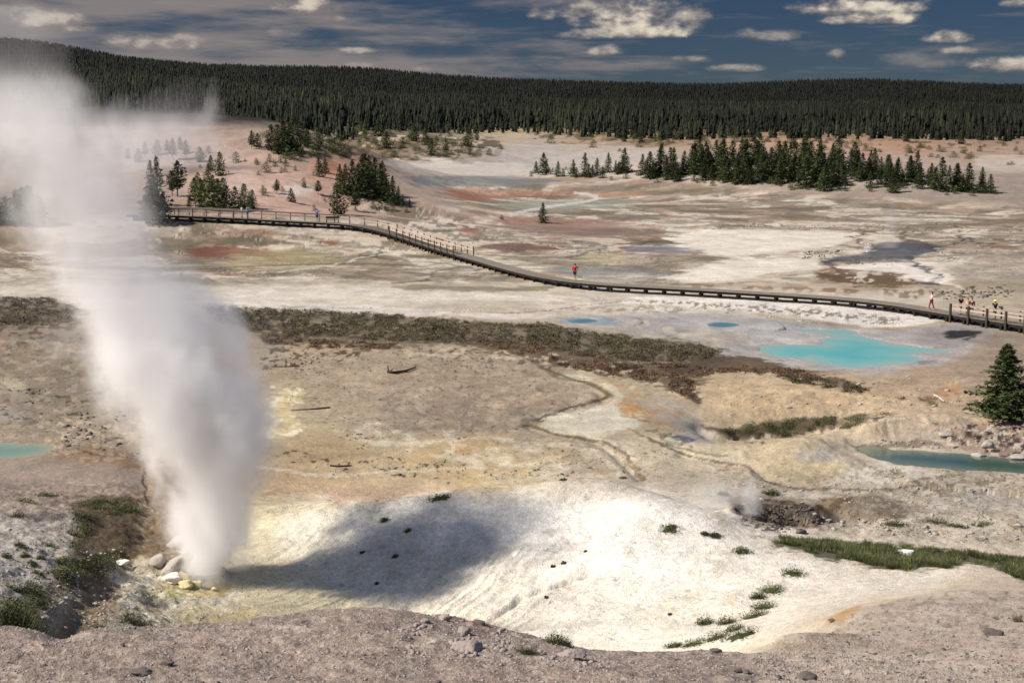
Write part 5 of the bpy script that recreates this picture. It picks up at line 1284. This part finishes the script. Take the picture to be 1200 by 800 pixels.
# bench on the walk
p, d, n = frame_at(s_at(389)); q = p + n * .55
be = bpy.data.objects.new('bench', None); col.objects.link(be); be.location = tuple(q); tag(be, 'dark slatted bench on the boardwalk in front of the dense dark pine', 'bench')
for nm, c, ax, ay, az in (('seat', Z * .43, d * 1.0, n * .2, Z * .03), ('backrest', Z * .72 + n * .22, d * 1.0, n * .03, Z * .17)):
    b = MB(); b.box(c, ax, ay, az); b.build(nm, M_POST, be, np.zeros(3))
for i in (-.85, .85):
    b = MB(); b.box(d * i + Z * .2, d * .04, n * .18, Z * .2); b.build('leg', M_POST, be, np.zeros(3))

# ------------------------------------------------------------------ people
def skinned(name, verts, edges, radii, m, parent, sub=1):
    me = bpy.data.meshes.new(name); me.from_pydata([tuple(v) for v in verts], edges, []); me.update(); me.materials.append(m)
    o = bpy.data.objects.new(name, me); col.objects.link(o); o.parent = parent
    md = o.modifiers.new('skin', 'SKIN'); sv = me.skin_vertices[0].data
    for i, r_ in enumerate(radii): sv[i].radius = (r_, r_) if not isinstance(r_, tuple) else r_
    sv[0].use_root = True
    md.use_smooth_shade = True
    if sub: q = o.modifiers.new('sub', 'SUBSURF'); q.levels = sub; q.render_levels = sub
    return o
M_SKIN = mat('skin', (.46, .28, .19), .6, .06)
HAIR = {k: mat(k + '_hair', v, .8, .2) for k, v in (('dark', (.02, .014, .01)), ('brown', (.07, .04, .02)))}
def cloth(name, rgb): return mat(name, rgb, .9, .12, 8)
def joints(arms, stride, lean=0):
    """body joints for a 1.72 m figure facing +Y; arms: pair of poses"""
    J = {'pel': (0, 0, .96), 'waist': (0, .0 + lean * .2, 1.10), 'chest': (0, .01 + lean * .6, 1.32), 'neck': (0, lean, 1.47), 'chin': (0, .015 + lean, 1.55), 'head': (0, .02 + lean, 1.63), 'crown': (0, .01 + lean, 1.70)}
    for s, sg in (('l', -1), ('r', 1)):
        f = stride * sg
        J['hip' + s] = (.09 * sg, 0, .90); J['knee' + s] = (.10 * sg, f * .55 + .03, .50); J['ank' + s] = (.10 * sg, f - .02, .09); J['toe' + s] = (.115 * sg, f + .15, .03)
        J['sh' + s] = (.19 * sg, lean * .9, 1.42)
        a = arms[0 if sg < 0 else 1]
        if a == 'down': J['el' + s] = (.26 * sg, -f * .5, 1.13); J['wr' + s] = (.25 * sg, -f * .9 + .06, .88); J['hd' + s] = (.24 * sg, -f + .09, .79)
        elif a == 'camera': J['el' + s] = (.30 * sg, .18 + lean, 1.30); J['wr' + s] = (.13 * sg, .27 + lean, 1.52); J['hd' + s] = (.07 * sg, .26 + lean, 1.60)
        elif a == 'hip': J['el' + s] = (.36 * sg, -.06, 1.18); J['wr' + s] = (.20 * sg, .06, 1.02); J['hd' + s] = (.14 * sg, .09, 1.01)
        elif a == 'front': J['el' + s] = (.25 * sg, .02, 1.14); J['wr' + s] = (.14 * sg, .25, 1.12); J['hd' + s] = (.06 * sg, .31, 1.13)
    return J
def person(px, label, height, face, arms=('down', 'down'), stride=.0, across=0.0, shirt=None, bottom=None, long_=False, hair='dark', hat=None, sleeves='short', shoes=(.05, .04, .04), lean=0, long_hair=False, bag=None, at_=None, hips=1.0):
    p, d, n = frame_at(s_at(px)); pos = p + n * across
    e = mesh_obj.__globals__['bpy'].data.objects.new('person', None)
    J = joints(arms, stride, lean); order = list(J)
    ed = [('pel', 'waist'), ('waist', 'chest'), ('chest', 'neck'), ('neck', 'chin'), ('chin', 'head'), ('head', 'crown')]
    for s in 'lr': ed += [('pel', 'hip' + s), ('hip' + s, 'knee' + s), ('knee' + s, 'ank' + s), ('ank' + s, 'toe' + s), ('chest', 'sh' + s), ('sh' + s, 'el' + s), ('el' + s, 'wr' + s), ('wr' + s, 'hd' + s)]
    rad = {'pel': (.145 * hips, .11), 'waist': (.125, .095), 'chest': (.155, .105), 'neck': .055, 'chin': .07, 'head': (.078, .095), 'crown': .055}
    for s in 'lr': rad.update({'hip' + s: .092, 'knee' + s: .058, 'ank' + s: .040, 'toe' + s: .035, 'sh' + s: .062, 'el' + s: .043, 'wr' + s: .029, 'hd' + s: .036})
    me_b = bpy.data.meshes.new('person'); 
    body = skinned('person', [J[k] for k in order], [(order.index(a), order.index(b_)) for a, b_ in ed], [rad[k] for k in order], M_SKIN, None, 1)
    body.location = tuple(pos); body.rotation_euler = (0, 0, face); sc = height / 1.72; body.scale = (sc,) * 3
    tag(body, label, 'person')
    # shirt: torso and sleeves
    ko = ['pel', 'waist', 'chest', 'neck', 'shl', 'shr']; vs_ = [np.array(J[k]) for k in ko]; vs_[0] = vs_[0] - (0, 0, .02); vs_[3] = vs_[3] - (0, 0, .045)
    ee = [(0, 1), (1, 2), (2, 3), (2, 4), (2, 5)]; rr = [(.158 * hips, .125), (.145, .115), (.172, .122), (.07, .07), .078, .078]
    for s, i0 in (('l', 4), ('r', 5)):
        if sleeves != 'none':
            e1 = np.array(J['el' + s]); sh_ = np.array(J['sh' + s]); i = len(vs_)
            vs_.append(sh_ + (e1 - sh_) * (.75 if sleeves == 'short' else 1)); ee.append((i0, i)); rr.append(.064)
            if sleeves == 'long': vs_.append(np.array(J['wr' + s])); ee.append((i, i + 1)); rr.append(.045)
    skinned('shirt', vs_, ee, rr, shirt, body, 1)
    ko = ['pel', 'hipl', 'hipr']; vs_ = [np.array(J[k]) for k in ko]; ee = [(0, 1), (0, 2)]; rr = [(.152 * hips, .122), .108, .108]
    for s, i0 in (('l', 1), ('r', 2)):
        kn = np.array(J['knee' + s]); hp = np.array(J['hip' + s]); i = len(vs_)
        vs_.append(kn if long_ else hp + (kn - hp) * .9); ee.append((i0, i)); rr.append(.080)
        if long_: vs_.append(np.array(J['ank' + s])); ee.append((i, i + 1)); rr.append(.062)
    skinned('trousers' if long_ else 'shorts', vs_, ee, rr, bottom, body, 1)
    M_S = cloth('shoe_leather', shoes)
    for s in 'lr':
        a = np.array(J['ank' + s]); t = np.array(J['toe' + s]); skinned('shoe', [a - (0, .03, .03), t + (0, .02, 0)], [(0, 1)], [.055, .045], M_S, body, 1)
    h = Vector(J['head'])
    import bmesh
    def blob(name, c, sz, m, cut=None, seedv=1):
        bm = bmesh.new(); bmesh.ops.create_icosphere(bm, subdivisions=3, radius=1)
        V = np.array([v.co[:] for v in bm.verts]); F_ = np.array([[v.index for v in f.verts] for f in bm.faces]); bm.free()
        V = V * (1 + .06 * fbm(V[:, 0] * 3, V[:, 1] * 3 + V[:, 2] * 3, 2, seedv))[:, None]
        if cut: V[:, 1] = np.where(V[:, 2] < .15, np.minimum(V[:, 1], -.05), np.minimum(V[:, 1], .62))   # open over the face
        return mesh_obj(name, V * np.array(sz) + np.array(c), F_, m, body, True)
    blob('hair', h + Vector((0, -.012, .035)), (.098, .118, .105), HAIR[hair], True)
    if long_hair: blob('hair', h + Vector((0, -.09, -.12)), (.085, .05, .16), HAIR[hair])
    blob('nose', h + Vector((0, .105, -.01)), (.014, .02, .022), M_SKIN)
    for s in (-1, 1):
        blob('ear', h + Vector((.088 * s, .01, -.005)), (.012, .024, .032), M_SKIN)
        blob('eye', h + Vector((.032 * s, .098, .018)), (.011, .008, .009), HAIR['dark'])
    blob('mouth', h + Vector((0, .098, -.052)), (.025, .008, .006), cloth('lips', (.35, .12, .1)))
    if hat:
        bm = bmesh.new(); prof = [(.001, .13), (.07, .125), (.10, .09), (.108, .04), (.11, .02), (.19, .0), (.20, -.01), (.11, .01)]
        V = []; F_ = []
        for r_, z_ in prof:
            for k in range(20): a = k / 20 * 6.28318; V.append((math.cos(a) * r_ * 1.0, math.sin(a) * r_ * 1.12, z_ + (.012 * math.sin(2 * a) if r_ > .15 else 0)))
        for i in range(len(prof) - 1):
            for k in range(20): F_.append((i * 20 + k, i * 20 + (k + 1) % 20, (i + 1) * 20 + (k + 1) % 20, (i + 1) * 20 + k))
        bm.free(); mesh_obj('hat', np.array(V) + np.array(h + Vector((0, 0, .05))), F_, hat, body, True)
    if bag: blob('bag', Vector((0, -.19, 1.22)), (.14, .09, .20), bag)
    # five fingers per hand
    for s, sg in (('l', -1), ('r', 1)):
        w_ = Vector(J['wr' + s]); hd = Vector(J['hd' + s]); dr = (hd - w_).normalized(); sd2 = dr.cross(Vector((1, 0, 0))) if abs(dr.x) < .8 else dr.cross(Vector((0, 0, 1))); sd2.normalize()
        vs_ = [hd - dr * .02]; ee = []; rr = [.022]
        for f in range(4):
            o_ = sd2 * (f - 1.5) * .018; ln = (.066, .078, .072, .056)[f]; i = len(vs_)
            vs_ += [hd + o_ + dr * .02, hd + o_ + dr * (.02 + ln * .6), hd + o_ + dr * (.02 + ln) + Vector((-.012 * sg, 0, 0))]; ee += [(0, i), (i, i + 1), (i + 1, i + 2)]; rr += [.0095, .0085, .007]
        i = len(vs_); vs_ += [hd - sd2 * .034, hd - sd2 * .05 + dr * .03]; ee += [(0, i), (i, i + 1)]; rr += [.011, .009]
        skinned('hand', vs_, ee, rr, M_SKIN, body, 0)
    return body
RED = cloth('red_cloth', (.62, .02, .03)); NAVY = cloth('dark_blue_cloth', (.03, .035, .06)); BLUE = cloth('blue_cloth', (.06, .18, .62)); BLACK = cloth('black_cloth', (.012, .012, .014))
WHITE = cloth('white_cloth', (.75, .73, .72)); MAROON = cloth('maroon_cloth', (.20, .015, .04)); PINK = cloth('pink_cloth', (.75, .28, .30)); ORANGE = cloth('orange_cloth', (.75, .32, .08)); LBLUE = cloth('light_blue_cloth', (.22, .45, .60)); BROWN = cloth('brown_cloth', (.14, .07, .04)); STRAW = cloth('yellow_straw', (.75, .55, .15)); GREYC = cloth('grey_cloth', (.25, .24, .24))
person(672, 'person in a red shirt and dark shorts walking away along the boardwalk', 1.85, R(8), ('hip', 'hip'), .10, .25, RED, NAVY, shoes=(.5, .45, .42))
person(371.5, 'person in a blue top and black shorts photographing from the boardwalk', 1.88, R(0), ('camera', 'camera'), .03, .1, BLUE, BLACK, sleeves='long', shoes=(.7, .68, .66))
person(290.5, 'person in a light blue shirt standing in thin steam at the railing', 1.80, R(60), ('down', 'front'), .03, -.1, LBLUE, GREYC, long_=True)
person(283, 'person in a pale grey shirt left of the one in light blue', 1.72, R(-60), ('down', 'front'), .03, .3, cloth('pale_grey_cloth', (.4, .42, .42)), GREYC, long_=True)
person(1090.5, 'person in a white shirt and maroon trousers striding along the boardwalk', 1.70, R(85), ('front', 'down'), .24, .1, WHITE, MAROON, long_=True, long_hair=True, shoes=(.7, .3, .3))
person(1123, 'person in a black top and pink shorts at the end of the railing', 1.74, R(200), ('front', 'down'), .05, .3, BLACK, PINK, long_hair=True, hips=.95)
person(1129.5, 'person in a sleeveless orange and white top in the middle of the group of three', 1.58, R(170), ('down', 'front'), .04, .5, cloth('orange_white_cloth', (.80, .5, .36)), BLACK, sleeves='none', bag=ORANGE)
person(1136, 'person in a dark jacket at the right of the group of three', 1.66, R(160), ('down', 'front'), .04, .3, BLACK, BLACK, hair='brown', sleeves='long', bag=BROWN)
person(1163, 'person in black with a yellow straw hat taking a picture over the far railing', 1.74, R(10), ('camera', 'camera'), .02, .35, BLACK, BLACK, hat=STRAW)
# ------------------------------------------------------------------ steam
def steam(name, label, pts, Y, dens, scale, seed, depth=1.0, color=(.99, .975, .965), edge=1.2, aniso=.25, soft=.75, kind='stuff', step=1.0, dyn=None, det=4):
    """pts: (px left, px right, py, density factor) from the foot up; a bundle whose middle and width vary with height, broken by turbulence"""
    pts = sorted(pts, key=lambda t: -t[2])
    X = []; RR = []; ZZ = []; DD = []; YY = []
    for l, r_, py, df in pts:
        xa, _, z = at(l, py, Y); xb, _, _ = at(r_, py, Y); X.append((xa + xb) / 2); RR.append((xb - xa) / 2); ZZ.append(float(z)); DD.append(df)
    X = np.array(X, float); RR = np.array(RR, float); ZZ = np.array(ZZ); DD = np.array(DD, float)
    z0, z1 = ZZ[0] - .3, ZZ[-1] + RR[-1] * .8
    # hull
    seg = 20; rows_ = 16; V = []; F_ = []
    for i in range(rows_):
        z = z0 + (z1 - z0) * i / (rows_ - 1); cx_ = np.interp(z, ZZ, X); rr = np.interp(z, ZZ, RR) * (1 + .38 * edge) * (1.06 if 0 < i < rows_ - 1 else .95)
        for s in range(seg):
            a = s / seg * 2 * math.pi; V.append((cx_ + math.cos(a) * rr, Y + math.sin(a) * rr * depth, z))
    for i in range(rows_ - 1):
        for s in range(seg): F_.append((i * seg + s, i * seg + (s + 1) % seg, (i + 1) * seg + (s + 1) % seg, (i + 1) * seg + s))
    F_.append(tuple(range(seg))[::-1]); F_.append(tuple((rows_ - 1) * seg + s for s in range(seg)))
    m = bpy.data.materials.new(name + '_vapour'); m.use_nodes = True; nt = m.node_tree; nd = nt.nodes; lk = nt.links
    nd.remove(nd['Principled BSDF']); pv = nd.new('ShaderNodeVolumePrincipled'); lk.new(pv.outputs[0], nd['Material Output'].inputs['Volume'])
    pv.inputs['Color'].default_value = (*color, 1); pv.inputs['Anisotropy'].default_value = aniso
    geo = nd.new('ShaderNodeNewGeometry'); sp = nd.new('ShaderNodeSeparateXYZ'); lk.new(geo.outputs['Position'], sp.inputs[0])
    def M_(op, a, b=None, c=None):
        q = nd.new('ShaderNodeMath'); q.operation = op
        for i, v in enumerate((a, b, c)):
            if v is None: continue
            if isinstance(v, (int, float)): q.inputs[i].default_value = float(v)
            else: lk.new(v, q.inputs[i])
        return q.outputs[0]
    t = M_('DIVIDE', M_('SUBTRACT', sp.outputs['Z'], z0), z1 - z0)
    def curve(vals):
        lo, hi = float(min(vals)), float(max(vals)); hi = max(hi, lo + 1e-3)
        q = nd.new('ShaderNodeFloatCurve'); c = q.mapping.curves[0]; P = [((z - z0) / (z1 - z0), (v - lo) / (hi - lo)) for z, v in zip(ZZ, vals)]
        c.points[0].location = (0, P[0][1]); c.points[1].location = (1, P[-1][1])
        for a, b_ in P[0:]: c.points.new(min(max(a, .001), .999), b_)
        q.mapping.update(); lk.new(t, q.inputs['Value'])
        return M_('MULTIPLY_ADD', q.outputs[0], hi - lo, lo)
    cx_ = curve(X); rr = curve(RR); dd = curve(DD)
    dx = M_('SUBTRACT', sp.outputs['X'], cx_); dy = M_('DIVIDE', M_('SUBTRACT', sp.outputs['Y'], Y), depth)
    rad = M_('DIVIDE', M_('SQRT', M_('ADD', M_('MULTIPLY', dx, dx), M_('MULTIPLY', dy, dy))), rr)
    off = nd.new('ShaderNodeVectorMath'); off.operation = 'ADD'; off.inputs[1].default_value = (seed * 13.7, seed * 5.1, seed * 3.3); lk.new(geo.outputs['Position'], off.inputs[0])
    sq = nd.new('ShaderNodeVectorMath'); sq.operation = 'MULTIPLY'; sq.inputs[1].default_value = (1, 1, .72); lk.new(off.outputs[0], sq.inputs[0])
    nz = nd.new('ShaderNodeTexNoise'); nz.inputs['Scale'].default_value = scale; nz.inputs['Detail'].default_value = det; nz.inputs['Roughness'].default_value = .58; nz.inputs['Distortion'].default_value = .35; lk.new(sq.outputs[0], nz.inputs['Vector'])
    e = M_('ADD', rad, M_('MULTIPLY', M_('SUBTRACT', nz.outputs['Fac'], .5), edge * 2.2))
    mr = nd.new('ShaderNodeMapRange'); mr.interpolation_type = 'SMOOTHSTEP'; mr.inputs[1].default_value = 1.05; mr.inputs[2].default_value = 1.05 - soft; lk.new(e, mr.inputs[0])
    cap = nd.new('ShaderNodeMapRange'); cap.interpolation_type = 'SMOOTHSTEP'; cap.inputs[1].default_value = 1.42; cap.inputs[2].default_value = .85; lk.new(rad, cap.inputs[0])
    lk.new(M_('MULTIPLY', M_('MULTIPLY', M_('MULTIPLY', mr.outputs[0], dd), cap.outputs[0]), dens), pv.inputs['Density'])
    m.cycles.volume_step_rate = step
    c = np.array((X[0], Y, z0)); o = mesh_obj(name, np.array(V) - c, F_, m); o.location = tuple(c)
    tag(o, label, kind=kind)
    if dyn is not None: pass
    return o
steam('steam', 'tall white steam column billowing up from the vent and leaning left', [
    (203, 283, 672, 1.7), (199, 288, 640, 1.9), (192, 298, 600, 1.7), (188, 312, 560, 1.4), (164, 328, 520, 1.2), (138, 328, 480, 1.1), (104, 312, 440, .95), (80, 304, 400, .8), (74, 280, 370, .6),
    (62, 240, 340, .52), (42, 212, 300, .44), (20, 198, 260, .38), (-10, 186, 220, .34), (-38, 172, 180, .30), (-64, 152, 140, .25), (-72, 120, 100, .16), (-66, 84, 70, .05)], 55.3, .80, .50, 1, 1.3, edge=1.2, soft=.68, det=8, aniso=0)
steam('steam', 'small puff of steam clinging to the right of the vent', [(258, 300, 668, 1), (262, 306, 645, .8), (270, 300, 622, .2)], 56.6, .55, 1.3, 2, 1, edge=.8)
steam('steam', 'thin wisp of steam among the boulders left of the vent', [(172, 200, 655, 1), (172, 198, 638, .7), (176, 192, 622, .1)], 58.6, .4, 1.5, 3, 1, edge=.8)
steam('steam', 'faint steam drifting over the pale teal pool at the left edge', [(-20, 70, 560, .3), (-20, 66, 535, .8), (-20, 50, 500, 1), (-20, 36, 470, .3)], 84, .16, .4, 4, .6, edge=1.0)
steam('steam', 'small grey wisp of steam rising from the crater at the right', [(866, 896, 596, 1), (866, 894, 578, 1), (872, 890, 560, .4)], 66.8, .95, 1.1, 5, 1, edge=.8)
steam('steam', 'flat drift of steam left of the crater', [(800, 880, 588, .8), (806, 876, 576, 1), (815, 860, 562, .3)], 68.5, .45, .9, 6, .5, edge=1.0)
steam('steam', 'thin steam rising from the little geyser on the far flats', [(1028, 1056, 288, 1), (1034, 1054, 270, .8), (1038, 1054, 240, .5), (1040, 1052, 220, .1)], 190, .14, .3, 7, 1, edge=.8)
steam('steam', 'broad veil of steam drifting over the pale upper slope at the left', [(150, 230, 240, .1), (115, 268, 215, .6), (90, 300, 185, 1), (80, 300, 155, 1), (118, 272, 125, .26), (170, 262, 102, .08), (205, 255, 86, .01)], 262, .062, .075, 8, .4, edge=1.9, det=7, soft=.6)
steam('steam', 'wisp of steam drifting across the green thicket behind the railing', [(250, 296, 246, .5), (258, 306, 228, 1), (264, 312, 205, .8), (280, 300, 180, .1)], 222, .075, .16, 9, .6, edge=1.1)
steam('steam', 'ragged curl of steam against the forest above the thicket', [(215, 262, 150, .5), (225, 268, 125, 1), (238, 262, 100, .3)], 300, .10, .08, 10, .5, edge=1.2)
# spouting water of the little geyser
gp_ = hit([1016], [296], ymin=120)[0]; r = np.random.default_rng(3); C = []
for k in range(420):
    t = r.random(); C.append((r.normal() * (.12 + .35 * t), r.normal() * (.12 + .3 * t), t * 1.5 * (1 - .25 * r.random())))
V, F_ = tris_cloud(np.array(C), np.full(len(C), .07), r, 1)
sp_ = mesh_obj('geyser_spout', V, F_, mat('splashing_water', (.78, .78, .8), .3, .05)); sp_.location = tuple(gp_); tag(sp_, 'small white geyser spouting in the dark stream on the far flats', 'geyser')
# ------------------------------------------------------------------ sun, sky with clouds, camera
SUN_EL, SUN_AZ = R(44), R(-102)            # azimuth measured from +Y towards +X
sd = Vector((math.sin(SUN_AZ) * math.cos(SUN_EL), math.cos(SUN_AZ) * math.cos(SUN_EL), math.sin(SUN_EL)))
sl = bpy.data.lights.new('sun', 'SUN'); sl.energy = 4.9; sl.angle = R(.55); sl.color = (1.0, .93, .84)
so = bpy.data.objects.new('sun', sl); col.objects.link(so); so.rotation_euler = sd.to_track_quat('Z', 'Y').to_euler()
so.location = (-40, 0, 60)

w = bpy.data.worlds.new('World'); scene.world = w; w.use_nodes = True
nt = w.node_tree; nd = nt.nodes; lk = nt.links
bg = nd['Background']; bg.inputs['Strength'].default_value = .125
sky = nd.new('ShaderNodeTexSky'); sky.sky_type = 'NISHITA'; sky.sun_disc = False; sky.sun_elevation = SUN_EL; sky.sun_rotation = SUN_AZ
sky.altitude = 2300; sky.air_density = 1.0; sky.dust_density = .25; sky.ozone_density = 2.5
tc = nd.new('ShaderNodeTexCoord')
D = tc.outputs['Generated']
def M(op, a, b=None, c=None):
    q = nd.new('ShaderNodeMath'); q.operation = op
    for i, v in enumerate((a, b, c)):
        if v is None: continue
        if isinstance(v, (int, float)): q.inputs[i].default_value = v
        else: lk.new(v, q.inputs[i])
    return q.outputs[0]
def VM(op, a, b=None):
    q = nd.new('ShaderNodeVectorMath'); q.operation = op
    for i, v in enumerate((a, b)):
        if v is None: continue
        if isinstance(v, tuple): q.inputs[i].default_value = v
        else: lk.new(v, q.inputs[i])
    return q
def NZ(vec, scale, detail, rough=.55):
    q = nd.new('ShaderNodeTexNoise'); q.inputs['Scale'].default_value = scale; q.inputs['Detail'].default_value = detail; q.inputs['Roughness'].default_value = rough
    lk.new(vec, q.inputs['Vector']); return q.outputs['Fac']
def SS(a, b, x):
    q = nd.new('ShaderNodeMapRange'); q.interpolation_type = 'SMOOTHSTEP'; q.inputs[1].default_value = a; q.inputs[2].default_value = b; lk.new(x, q.inputs[0]); return q.outputs[0]
def dirn(px, py):
    u, s = ray(px, py); v = Vector((float(u), 1, float(s))); return v.normalized()
lump = NZ(VM('MULTIPLY', D, (1, 1, 1.9)).outputs[0], 70, 7, .52)
wob = NZ(VM('MULTIPLY', D, (1, 1, 2.5)).outputs[0], 22, 5, .55)
# heaped clouds: centre, half width, height up, height down in survey pixels, opacity
CUM = [(735, 22, 66, 26, 14, 1), (690, 14, 40, 16, 10, .9), (765, 38, 66, 13, 7, 1), (700, 41, 42, 8, 5, .8), (636, 16, 17, 10, 8, .8), (708, 62, 20, 8, 4, .85), (800, 26, 30, 14, 9, .7),
       (1010, 10, 62, 16, 10, 1), (1020, 23, 52, 8, 6, 1), (1114, 46, 25, 10, 5, .95), (1125, 60, 20, 5, 4, .65), (1180, 78, 34, 10, 7, .85), (808, 70, 26, 5, 4, .8), (862, 81, 36, 5, 4, .6), (980, 65, 11, 7, 5, .55),
       (365, 10, 34, 12, 8, .9), (395, 22, 15, 6, 4, .7), (60, 28, 44, 16, 12, .75), (180, 52, 55, 11, 6, .7), (20, 15, 36, 12, 8, .6), (215, 48, 30, 8, 5, .6), (420, 60, 22, 5, 4, .7), (410, 78, 30, 5, 4, .5), (490, 83, 14, 5, 3, .5),
       (1195, 4, 18, 6, 5, .7), (890, 43, 40, 7, 6, .55), (1075, 72, 50, 9, 8, .35), (330, 40, 24, 6, 4, .4)]
ctot = None; tone = None
for cx_, cy_, hw, up, dn, op in CUM:
    c = dirn(cx_, cy_)
    dv = VM('SUBTRACT', D, tuple(c)).outputs[0]
    sp = nd.new('ShaderNodeSeparateXYZ'); lk.new(dv, sp.inputs[0])
    rx = M('DIVIDE', sp.outputs['X'], hw / F * 1.15)
    zp = M('MAXIMUM', M('DIVIDE', sp.outputs['Z'], up / F * 1.2), M('DIVIDE', sp.outputs['Z'], -dn / F * 1.0))
    yy = M('MULTIPLY', sp.outputs['Y'], 4)
    r2 = M('ADD', M('ADD', M('MULTIPLY', rx, rx), M('MULTIPLY', zp, zp)), M('MULTIPLY', yy, yy))
    dn_ = M('SUBTRACT', M('ADD', M('SUBTRACT', 1.0, r2), M('MULTIPLY', M('SUBTRACT', lump, .5), 2.6)), M('MULTIPLY', M('SUBTRACT', .5, wob), 1.6))
    dns = M('MULTIPLY', SS(-.15, 1.25, dn_), op)
    tn = M('MULTIPLY', dns, SS(-.9, .9, M('ADD', M('DIVIDE', sp.outputs['Z'], (up + dn) * .55 / F), M('MULTIPLY', M('SUBTRACT', lump, .5), 5.0))))
    ctot = dns if ctot is None else M('MAXIMUM', ctot, dns)
    tone = tn if tone is None else M('MAXIMUM', tone, tn)
# thin layers, thicker towards the left and low down
strat = NZ(VM('MULTIPLY', D, (1, 1, 7)).outputs[0], 9, 7, .6)
strat2 = NZ(VM('MULTIPLY', VM('ADD', D, (3, 1, .02)).outputs[0], (1, 1, 12)).outputs[0], 16, 6, .6)
spd = nd.new('ShaderNodeSeparateXYZ'); lk.new(D, spd.inputs[0])
leftw = SS(.22, -.30, spd.outputs['X'])
low = SS(.045, .012, spd.outputs['Z'])
lowl = M('MULTIPLY', low, SS(.05, -.12, spd.outputs['X']))
thin = SS(.54, .84, M('ADD', M('ADD', strat, M('MULTIPLY', leftw, .26)), M('MULTIPLY', lowl, .14)))
thin2 = M('MULTIPLY', SS(.54, .78, strat2), .34)
thin = M('MINIMUM', M('ADD', M('MULTIPLY', thin, .8), thin2), .88)
hs0 = nd.new('ShaderNodeVectorMath'); hs0.operation = 'MULTIPLY'; hs0.inputs[1].default_value = (.052, .069, .101)   # tinted darker blue low down; unseen overhead sky left brighter to fill shadows
lk.new(sky.outputs[0], hs0.inputs[0])
def mixc(f, a, b):
    q = nd.new('ShaderNodeMix'); q.data_type = 'RGBA'; lk.new(f, q.inputs[0])
    for i, v in ((6, a), (7, b)):
        if isinstance(v, tuple): q.inputs[i].default_value = (*v, 1)
        else: lk.new(v, q.inputs[i])
    return q.outputs[2]
ks = 1 / .125 / 1.537
def cc(rgb): return tuple(float(v) * ks for v in lin(rgb))
hs = nd.new('ShaderNodeMix'); hs.data_type = 'RGBA'; lk.new(SS(.12, .55, spd.outputs['Z']), hs.inputs[0]); lk.new(hs0.outputs[0], hs.inputs[6]); lk.new(sky.outputs[0], hs.inputs[7])
c1 = mixc(thin, hs.outputs[2], cc((143, 134, 131)))
cum_col = mixc(tone, cc((132, 123, 120)), cc((226, 214, 196)))
c2 = mixc(ctot, c1, cum_col)
lk.new(c2, bg.inputs['Color'])

cd = bpy.data.cameras.new('camera'); co = bpy.data.objects.new('camera', cd); col.objects.link(co)
cd.sensor_width = 36; cd.lens = F * 36 / 1200; cd.clip_start = .5; cd.clip_end = 20000
co.location = (0, 0, HC); co.rotation_euler = (math.pi / 2 - TH, 0, 0)
scene.camera = co
vs = scene.view_settings; vs.view_transform = 'Standard'; vs.look = 'None'; vs.gamma = 1; vs.exposure = .62; vs.use_curve_mapping = False
scene.render.engine = 'CYCLES'
cy = scene.cycles
cy.use_denoising = True; cy.max_bounces = 7; cy.diffuse_bounces = 3; cy.glossy_bounces = 2; cy.transparent_max_bounces = 12; cy.volume_bounces = 5
cy.use_adaptive_sampling = True; cy.adaptive_threshold = .012

w.cycles.sampling_method = 'MANUAL'; w.cycles.sample_map_resolution = 512
